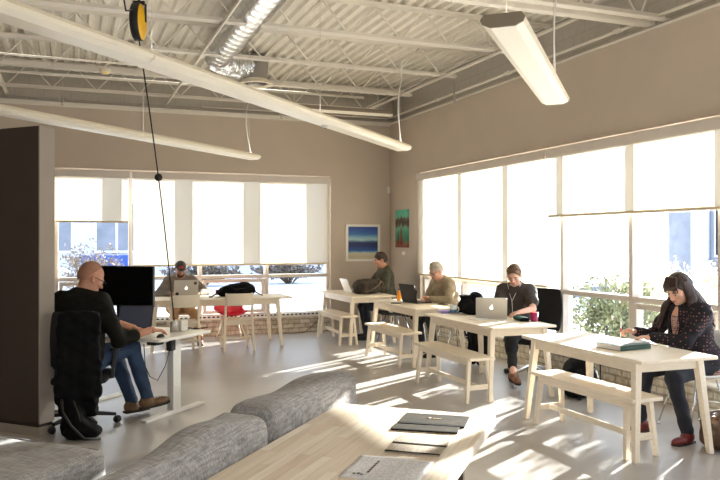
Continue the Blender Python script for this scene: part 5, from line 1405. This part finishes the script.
# --- writing woman
WM = person('long haired woman in a dark cardigan with coral dots, writing at the closest birch table', (4.96, 4.84), -84, seat=.46, lean=12, head_az=-97, head_pitch=30,
    hands=[V3(4.50, 4.86, .79), V3(4.60, 5.16, .80)], feet=[V3(4.52, 4.50, 0), V3(4.43, 4.92, 0)], top='dots', pants='navy', sleeve='long', size=1.02, skin='skin_pale', shoes='shoe_red', girth=1.16, open_front=True,
    elbow_out=(.9, .7), hand_kw=(dict(curl=.45, d=V3(-.3, .8, -.05)), dict(curl=1.05, d=V3(-.75, .3, .1), n=V3(-.1, -.3, -1))), feet_az=(-100, -60), toes=(0, 12), shirt_k=1.3)
face(WM['root'], WM['H'], WM['HR'], 1.02, 'hair_dark')
H, R, S = WM['H'], WM['HR'], 1.03; Q = lambda x, y, z: H+R @ (V3(x, y, z)*S); nb, f, r = WM['nb'], WM['f'], WM['r']
hm = MB(); b = Blob(); b.ell(Q(-.032, 0, .042), V3(.110, .094, .092), R, k=.02); b.ell(Q(-.055, 0, -.02), V3(.085, .095, .10), R, k=.04)
b.cut(Q(.062, 0, .01), R[:, 0]*.85-R[:, 2]*.55); b.into(hm, .005); b = Blob()
rn = random.Random(5)
for i in range(46):                      # locks falling to the shoulders
    a_ = -PI*.72+2*PI*.72*i/45; y = math.sin(a_)*.088; x = -.03-math.cos(a_)*.075; z0 = .03-.02*rn.random()
    p0 = Q(x*.8, y*.9, z0+.04); p1 = Q(x-.01, y*1.12, -.06)
    drop = .26+.09*rn.random(); out = (R @ V3(x, y*1.5, 0)); out = out/np.linalg.norm(out)
    fw = 1 if x > -.035 else -1; p2 = p1-U*drop*.42+out*(.03+.03*rn.random())+f*(.03 if fw > 0 else -.035); p3 = p2-U*drop*.55+out*.02*rn.uniform(0, 1.5)+f*(.05 if fw > 0 else -.075)+V3(rn.uniform(-.015, .015), rn.uniform(-.015, .015), 0)
    b.cap(p0, p1, .016, .018, k=.008); b.cap(p1, p2, .018, .016, k=.008); b.cap(p2, p3, .016, .006, k=.008)
for i in range(9):                       # fringe
    y = -.058+.116*i/8; c_ = 3.2*y*y; z9 = .022+.006*math.sin(i*2.4)-.5*abs(y); b.cap(Q(.03, y*.75, .118), Q(.086-c_, y, .070), .013, .010, k=.012); b.cap(Q(.086-c_, y, .070), Q(.094-c_, y*1.08+.004, z9+.02), .010, .004, k=.005)
b.into(hm, .005); hm.build('hair', M['hair_dark'], WM['root'], world=True)
b = Blob(); tf, td, pel = WM['tf'], WM['td'], WM['pel']
b.ell(pel+td*.30+tf*.055, V3(.10, .085, .20), np.stack([tf, r, td], 1), k=.03); b.cap(nb+tf*.03-td*.02, nb+tf*.07-td*.1, .05, .06, k=.03)
b.cut(nb+td*.0, td*.8+tf*.5)
for sg in (0, 1):
    A_, E_, W_ = WM['arms'][sg]; e0 = E_+(W_-E_)*.72; b.cap(e0, E_+(W_-E_)*.99, .034, .036, k=.01)
b.ell(pel-U*.04-f*.03, V3(.17, .215, .10), np.stack([f, r, U], 1), k=.03)
b.build('blouse', M['blouse'], WM['root'], .008, world=True)

# ------------------------------------------------------------------ pieces around the people
office_chair('black office chair holding the bald man, draped with a black coat', (.08, 6.81, 0), R2(-12), seat=.46, arms=True, high=.48, bw=.19)
# coat over the chair back and a bag on the floor
azf = R2(12); cf = V3(math.sin(azf), math.cos(azf), 0); cr_ = V3(math.cos(azf), -math.sin(azf), 0); cp = V3(.08, 6.81, 0)
r = thing('black_coat', 'black coat hung over the back of the bald man\'s office chair', 'coat', tuple(cp-cf*.36))
b = Blob(); rn = random.Random(3); RR = np.stack([cf, cr_, U], 1)
cp = cp+cr_*.055; b.box(cp-cf*.335+U*.72, V3(.025, .15, .30), RR, rd=.025, k=.03); b.box(cp-cf*.35+U*.40, V3(.04, .15, .24), RR, rd=.03, k=.04)
for i in range(9):
    y = -.14+.035*i; b.cap(cp-cf*(.35+rn.random()*.02)+cr_*y+U*.98, cp-cf*(.37+rn.random()*.04)+cr_*(y*1.05)+U*(.26+.1*rn.random()), .025, .035, k=.02)
b.build('cloth', M['black_cloth'], r, .01, world=True, wr=.006)
r = thing('black_backpack', 'black bag slumped on the floor behind the bald man\'s chair, beside the partition', 'bag', (.0, 6.38, 0))
b = Blob(); c = V3(.02, 6.40, 0)
b.ell(c+V3(0, 0, .13), V3(.10, .11, .15), k=.03); b.ell(c+V3(.09, -.03, .06), V3(.12, .10, .07), k=.03); b.ell(c+V3(-.02, .03, .26), V3(.07, .08, .10), k=.03); b.ell(c+V3(.05, -.08, .10), V3(.07, .05, .08), k=.015); b.cut(V3(0, 0, .003), -U)
b.build('body', M['black_cloth'], r, .007, world=True, wr=.006)
m = MB(); m.tube([(-.07, -.02, .33), (-.06, -.10, .24), (.0, -.14, .14), (.1, -.15, .03), (.22, -.12, .015)], .011, 8); m.build('strap', M['rubber'], r)
m = MB(); m.tube([(.02, -.06, .32), (.05, -.1, .24), (.07, -.12, .16)], .006, 8); m.build('zip', M['bag_dark'], r)

sc = sled_chair('chair hidden under the bearded man behind the long table', (1.66, 12.0, 0), R2(180), M['birch'])
sled_chair('dark chair the far corner man sits on', (4.95, 11.42, 0), R2(78), M['black_plastic'], seat=.47)
sled_chair('black shell chair carrying the grey haired man', (5.05, 9.32, 0), R2(92), M['black_plastic'], seat=.45)
office_chair('black office chair with chrome base behind the person in a tee', (5.05, 7.40, 0), R2(112), seat=.46, chrome=True, high=.49, bw=.26)
sled_chair('white wire legged chair the writing woman sits on', (4.95, 4.84, 0), R2(84), M['ceramic'], seat=.455)
sled_chair('empty black chair between the far corner man and the black laptop', (4.68, 10.50, 0), R2(92), M['black_plastic'], seat=.46)
# dark coats / bags hanging on chairs under the tables
def drape(label, c, az, w=.24, z0=.15, z1=.9, name='black_coat', cat='coat', m_='black_cloth', seed=1, d=.05):
    a = R2(az); f = V3(math.sin(a), math.cos(a), 0); rr = V3(math.cos(a), -math.sin(a), 0); c = V3(*c, 0); rn = random.Random(seed)
    r = thing(name, label, cat, tuple(c)); b = Blob(); b.box(c+U*(z0+z1)/2, V3(d*.6, w*.9, (z1-z0)/2), np.stack([f, rr, U], 1), rd=.03, k=.04)
    for i in range(7):
        y = -w+w*2*i/6; b.cap(c+rr*y*.9+f*rn.uniform(-.02, .02)+U*(z1-.03), c+rr*y+f*rn.uniform(-.05, .05)+U*(z0+rn.random()*.08), .03, .04, k=.02)
    b.build('cloth', M[m_], r, .010, world=True, wr=.005)
drape('black coat over the empty chair at the edge of the black laptop\'s table', (4.90, 10.50), -90, z0=.42, z1=.90, seed=2)
drape('dark coat draped behind the grey haired man\'s seat, hanging low', (5.29, 9.30), -90, z0=.2, z1=.80, seed=4)
r = thing('black_jacket', 'black jacket heaped on the table between the mug and silver laptop', 'jacket', (4.38, 7.62, .74))
b = Blob(); c = V3(4.37, 7.62, .74); b.ell(c+V3(0, 0, .08), V3(.15, .17, .10), k=.04); b.ell(c+V3(.05, -.02, .16), V3(.09, .09, .09), k=.04); b.ell(c+V3(-.02, -.12, .05), V3(.12, .12, .07), k=.04); b.cap(c+V3(-.05, .05, .15), c+V3(-.12, .1, .03), .05, .03, k=.04); b.cut(c+V3(0, 0, .002), -U)
b.build('cloth', M['black_cloth'], r, .007, world=True, wr=.006)
drape('black coat hanging under the mug end of the silver laptop\'s table', (4.75, 8.12), -90, w=.2, z0=.06, z1=.66, seed=7)
# ------------------------------------------------------------------ things on and under the tables
laptop('open black laptop on the grey haired man\'s table', (4.44, 9.22, .74), R2(100), M['black_plastic'], M['black_screen'], w=.36, d=.25, tilt=14, h=.25)
laptop('silver laptop with a white emblem, used by the person in a tee', (4.33, 7.10, .74), R2(148), M['silver'], M['black_screen'], w=.335, d=.23, tilt=14, logo=True, h=.225)
laptop('white laptop on the far corner table', (4.36, 11.42, .74), R2(92), M['white_laptop'], M['paper'], w=.33, d=.23, tilt=24, h=.23)
r = laptop('silver laptop with stickers and an emblem, in front of the man in a cap', (1.60, 11.42, .74), R2(182), M['silver'], M['black_screen'], w=.36, d=.24, tilt=12, logo=True, h=.25)
lid = [c for c in r.children if c.name.startswith('lid')][0]
T = Matrix.Translation((0, .116, .017)) @ Matrix.Rotation(-R2(12), 4, 'X') @ Matrix(((1, 0, 0, 0), (0, 0, 1, 0), (0, 1, 0, .125), (0, 0, 0, 1)))
for x, y, rr, mm in ((.13, -.085, .026, 'bag_dark'), (-.135, .075, .024, 'bag_brown')):
    m = MB(); m.prism([(x+rr*math.cos(a), y+rr*math.sin(a)) for a in [2*PI*i/18 for i in range(18)]], .0062, .0068, T); m.build('sticker', M[mm], lid)

# black backpack on the long table
r = thing('black_backpack', 'black backpack lying on the long birch table', 'backpack', (2.36, 11.25, .74))
b = Blob(); c = V3(2.36, 11.27, .74)
b.ell(c+V3(.03, 0, .09), V3(.27, .17, .105), k=.04); b.ell(c+V3(-.14, -.02, .06), V3(.17, .15, .07), k=.05); b.ell(c+V3(.12, 0, .12), V3(.15, .14, .09), k=.04); b.ell(c+V3(.0, -.1, .06), V3(.14, .1, .055), k=.02); b.cut(c+V3(0, 0, .002), -U)
b.build('body', M['black_cloth'], r, .008, world=True, wr=.006)
m = MB(); m.tube([(-.28, -.06, .06), (-.36, -.1, .035), (-.4, -.12, .012), (-.44, -.13, .012)], .012, 8); m.build('strap', M['rubber'], r)
m = MB(); m.tube([(.26, .0, .08), (.34, -.05, .03), (.38, -.1, .012)], .01, 8); m.build('strap', M['rubber'], r)
m = MB(); m.tube([(-.12, -.13, .11), (0, -.155, .12), (.12, -.13, .13)], .005, 6); m.build('zip', M['bag_dark'], r)
# dark bag on the far table
r = thing('messenger_bag', 'dark brown canvas bag on the far corner table', 'bag', (4.44, 10.98, .74))
b = Blob(); c = V3(4.40, 10.98, .74)
b.box(c+V3(0, 0, .11), V3(.20, .13, .10), np.array([[.94, .34, 0], [-.34, .94, 0], [0, 0, 1]]).T, rd=.06, k=.03); b.ell(c+V3(.02, 0, .17), V3(.2, .12, .07), k=.05); b.ell(c+V3(-.16, .02, .09), V3(.07, .1, .07), k=.04); b.cut(c+V3(0, 0, .002), -U)
b.build('body', M['bag_dark'], r, .007, world=True, wr=.006)
m = MB(); m.tube([(-.16, -.14, .03), (-.02, -.15, .07), (.1, -.14, .14), (.16, -.10, .2), (.15, 0, .235)], .016, 8); m.build('strap', M['strap'], r)
m = MB(); m.tube([(.18, -.1, .2), (.2, -.12, .12), (.2, -.12, .03)], .012, 8); m.build('side_strap', M['bag_brown'], r)

def book(label, loc, rz, w, d, h, cover, name='book', pages=True):
    r = thing(name, label, 'book', loc, rz)
    m = MB(); m.box(-w/2+.004, w/2-.004, -d/2, d/2-.005, .003, h-.003); m.build('pages', M['paper'], r)
    m = MB(); m.box(-w/2, w/2, -d/2, d/2, 0, .003); m.box(-w/2, w/2, -d/2, d/2, h-.003, h); m.box(-w/2, -w/2+.004, -d/2, d/2, .003, h-.003) ; m.build('cover', cover, r, bevel=.001)
    return r
p = unl(628, 345, .74)
book('thick dark green book on the writing woman\'s table', (4.10, 4.74, .74), R2(96), .26, .33, .042, M['green_book'])
r = thing('paper_sheet', 'white sheet on top of the dark green book', 'paper', (4.13, 4.80, .783), R2(88))
m = MB(); m.box(-.11, .11, -.15, .15, 0, .002); m.build('sheet', M['paper'], r)
r = thing('notebook_paper', 'open white notepad under the writing woman\'s hand', 'notepad', (4.38, 5.02, .741), R2(80))
m = MB(); m.box(-.12, .12, -.16, .16, 0, .006); m.build('pad', M['paper'], r, bevel=.002)
r = thing('pen', 'red tipped pen held upright in the writing woman\'s hand', 'pen', (4.47, 5.20, .80))
m = MB(); m.tube([(0, 0, -.045), (.02, .02, .085)], .0045, 8); m.build('barrel', M['paper'], r)
m = MB(); m.tube([(.006, .006, -.005), (.012, .012, .03)], .007, 8); m.build('grip', M['red'], r)
r = thing('mug', 'white mug with a blue pattern beside the silver laptop', 'mug', (4.17, 7.68, .74), R2(-60))
m = MB(); m.lathe([(.001, .002), (.038, 0), (.043, .01), (.045, .1), (.042, .1), (.04, .012), (.001, .01)], n=28); bd = m.build('body', M['ceramic'], r)
m = MB(); m.lathe([(.0448, .012), (.0463, .014), (.0466, .045), (.0457, .048)], n=28); m.build('blue_pattern', M['mugblue'], bd)
m = MB(); m.tube([(.042+.03*math.sin(a), 0, .052-.03*math.cos(a)) for a in [PI*i/12 for i in range(13)]], .006, 8); m.build('handle', M['ceramic'], r)
book('lilac edged pad of paper by the mug', (4.12, 7.80, .74), R2(80), .2, .16, .03, M['purple'], 'notepad')
r = thing('loose_papers', 'crumpled white papers before the silver laptop', 'paper', (4.12, 7.02, .741), R2(15))
m = MB(); n = 8; vs = [((-.1+.2*i/n), (-.07+.14*j/n), .002+.012*abs(math.sin(i*.9+j*.5))*(j/n)) for i in range(n+1) for j in range(n+1)]
m.addmesh(vs, [(i*(n+1)+j, (i+1)*(n+1)+j, (i+1)*(n+1)+j+1, i*(n+1)+j+1) for i in range(n) for j in range(n)], True); o = m.build('sheet', M['paper'], r); o.modifiers.new('t', 'SOLIDIFY').thickness = .001
r = thing('pencil_pouch', 'teal and black zip pouch in front of the person in a tee', 'pouch', (4.49, 6.76, .74), R2(40))
b = Blob(); c = V3(4.48, 6.76, .74); Rz = np.array([[.82, -.57, 0], [.57, .82, 0], [0, 0, 1]]); b.box(c+V3(0, 0, .02), V3(.135, .05, .02), Rz, rd=.018, k=.01); b.build('body', M['black_cloth'], r, .005, world=True)
b = Blob(); b.box(c+V3(-.03, .0, .032), V3(.10, .045, .016), Rz, rd=.014, k=.01); b.build('teal_top', M['teal'], r, .005, world=True)
r = thing('cup', 'magenta cup standing right of the teal pouch', 'cup', (4.57, 6.64, .74))
m = MB(); m.lathe([(.001, 0), (.034, 0), (.036, .01), (.042, .085), (.038, .085), (.032, .012), (.001, .012)], n=24); bd = m.build('body', M['magenta'], r)
m = MB(); m.lathe([(.0425, .083), (.044, .086), (.042, .094), (.001, .094)], n=24); m.build('lid', M['red'], bd)
r = thing('drink_bottle', 'orange bottle beyond the open black laptop', 'bottle', (4.35, 9.62, .74))
m = MB(); m.lathe([(.001, 0), (.03, 0), (.032, .01), (.032, .10), (.012, .135), (.012, .15), (.001, .15)], n=20); m.build('body', M['orange'], r)
m = MB(); m.lathe([(.014, .148), (.014, .17), (.001, .17)], n=16); m.build('cap', M['rubber'], r)
r = thing('phone', 'black phone lying before the open black laptop', 'phone', (4.10, 9.18, .74), R2(70))
m = MB(); m.prism(rrect(.07, .14, .01), 0, .009); m.build('body', M['black_plastic'], r, bevel=.002)
m = MB(); m.box(-.031, .031, -.062, .062, .009, .0095); m.build('screen', M['black_screen'], r)
r = thing('phone', 'dark phone at the window side of the black laptop', 'phone', (4.62, 8.80, .74), R2(20))
m = MB(); m.prism(rrect(.07, .14, .01), 0, .009); m.build('body', M['black_plastic'], r, bevel=.002)
m = MB(); m.box(-.031, .031, -.062, .062, .009, .0095); m.build('screen', M['black_screen'], r)
r = thing('loose_papers', 'flat white papers at the far end of the black laptop\'s table', 'paper', (4.18, 9.52, .741), R2(30))
m = MB(); m.box(-.1, .1, -.14, .14, 0, .004); m.build('sheet', M['paper'], r)

# backpack on the floor by the wall
r = thing('black_backpack', 'black backpack on the floor under the right window', 'backpack', (4.84, 6.24, 0))
b = Blob(); c = V3(4.84, 6.24, 0)
b.ell(c+V3(0, 0, .19), V3(.17, .2, .2), k=.04); b.ell(c+V3(-.1, -.02, .13), V3(.1, .17, .13), k=.03); b.ell(c+V3(.02, .02, .31), V3(.12, .15, .1), k=.05); b.ell(c+V3(0, .16, .1), V3(.1, .12, .1), k=.05); b.cut(V3(0, 0, .002), -U)
b.build('body', M['black_cloth'], r, .008, world=True, wr=.006)
m = MB(); m.tube([(-.1, .0, .42), (-.02, .06, .46), (.05, .1, .40)], .01, 8); m.build('handle', M['rubber'], r)
m = MB(); m.tube([(-.19, -.12, .2), (-.21, 0, .235), (-.17, .13, .2)], .005, 6); m.build('zip', M['silver'], r)
m = MB(); m.tube([(-.02, -.2, .3), (-.12, -.26, .14), (-.16, -.2, .02)], .014, 8); m.build('strap', M['rubber'], r)
# handbag
r = thing('brown_handbag', 'brown leather handbag on the floor, cut by the picture edge beside the woman', 'handbag', (4.72, 4.30, 0))
b = Blob(); c = V3(4.72, 4.30, 0); b.box(c+V3(0, 0, .13), V3(.2, .11, .13), rd=.07, k=.03); b.ell(c+V3(0, -.02, .10), V3(.2, .13, .10), k=.04); b.ell(c+V3(0, 0, .285), V3(.15, .055, .06), sub=True); b.cut(V3(0, 0, .002), -U)
b.build('body', M['bag_brown'], r, .007, world=True, wr=.006)
m = MB(); m.tube([(-.17, -.05, .24), (-.15, -.1, .31), (-.05, -.13, .33), (.06, -.12, .30), (.13, -.07, .25)], .012, 8); m.build('handle', M['bag_brown'], r)
m = MB(); m.tube([(-.19, .0, .25), (-.1, .06, .27), (.1, .06, .27), (.19, 0, .25)], .01, 8); m.build('rim', M['orange_lth'] if 'orange_lth' in M else M['bag_brown'], r)
# thin cable on the floor by the wall
m = MB(); m.tube([(5.36, 6.75, .02), (5.3, 6.6, .2), (5.25, 6.5, .32), (5.2, 6.36, .3), (5.16, 6.3, .05), (5.2, 6.0, .012)], .007, 6); tag(m.build('power_cable', M['rubber']), 'black cable looping down the brick base above the floor backpack', 'cable')
m = MB(); m.tube([(3.3, 12.28, .01), (3.5, 12.2, .01), (3.75, 12.24, .01), (3.95, 12.28, .15), (4.05, 12.32, .28)], .006, 6); tag(m.build('power_cable', M['strap']), 'pale cable trailing on the floor below the back window corner', 'cable')
# ------------------------------------------------------------------ light, world, camera
SUN_AZ, SUN_EL = 60, 13.5
sd = Vector((math.sin(math.radians(SUN_AZ))*math.cos(math.radians(SUN_EL)), math.cos(math.radians(SUN_AZ))*math.cos(math.radians(SUN_EL)), math.sin(math.radians(SUN_EL))))
L = bpy.data.lights.new('sun', 'SUN'); L.energy = 34; L.angle = math.radians(.6); L.color = (1, .95, .87)
lo = bpy.data.objects.new('sun', L); COL.objects.link(lo); lo.rotation_euler = sd.to_track_quat('Z', 'Y').to_euler(); lo.location = (20, 20, 12)
w = bpy.data.worlds.new('sky'); SC.world = w; w.use_nodes = True
bg = w.node_tree.nodes['Background']
tc = w.node_tree.nodes.new('ShaderNodeTexCoord'); sp = w.node_tree.nodes.new('ShaderNodeSeparateXYZ'); cr = w.node_tree.nodes.new('ShaderNodeValToRGB')
w.node_tree.links.new(tc.outputs['Generated'], sp.inputs[0]); w.node_tree.links.new(sp.outputs['Z'], cr.inputs['Fac'])
cr.color_ramp.elements[0].color = (.96, .97, 1, 1); cr.color_ramp.elements[1].color = (.66, .80, 1, 1); cr.color_ramp.elements[1].position = .7
w.node_tree.links.new(cr.outputs['Color'], bg.inputs['Color']); bg.inputs['Strength'].default_value = 2.4
def portal(c, sx, sy, rot):
    l = bpy.data.lights.new('window_portal', 'AREA'); l.shape = 'RECTANGLE'; l.size = sx; l.size_y = sy; l.cycles.is_portal = True
    o = bpy.data.objects.new('window_portal', l); COL.objects.link(o); o.location = c; o.rotation_euler = rot
portal(((WB[0]+WB[1])/2, YB+.26, 1.5), WB[1]-WB[0], 2.5, (math.radians(-90), 0, 0))
portal((XR+.26, (WR[0]+WR[1])/2, 1.5), 2.5, WR[1]-WR[0], (0, math.radians(90), 0))
portal((0, YF-.24, 1.95), 7, 2.1, (math.radians(90), 0, 0))
cam = bpy.data.cameras.new('camera'); co = bpy.data.objects.new('camera', cam); COL.objects.link(co)
cam.sensor_width = 36; cam.lens = 741/720*36; cam.clip_start = .05; cam.clip_end = 300
co.location = (0, 0, 1.6); co.rotation_euler = (PI/2, 0, -math.atan((360-71)/741))
SC.camera = co
SC.view_settings.view_transform = 'Standard'; SC.view_settings.look = 'None'; SC.view_settings.exposure = .45; SC.view_settings.gamma = 1; SC.view_settings.use_curve_mapping = False
SC.cycles.max_bounces = 10; SC.cycles.diffuse_bounces = 6; SC.cycles.transparent_max_bounces = 16; SC.cycles.sample_clamp_indirect = 12
SC.cycles.use_denoising = True
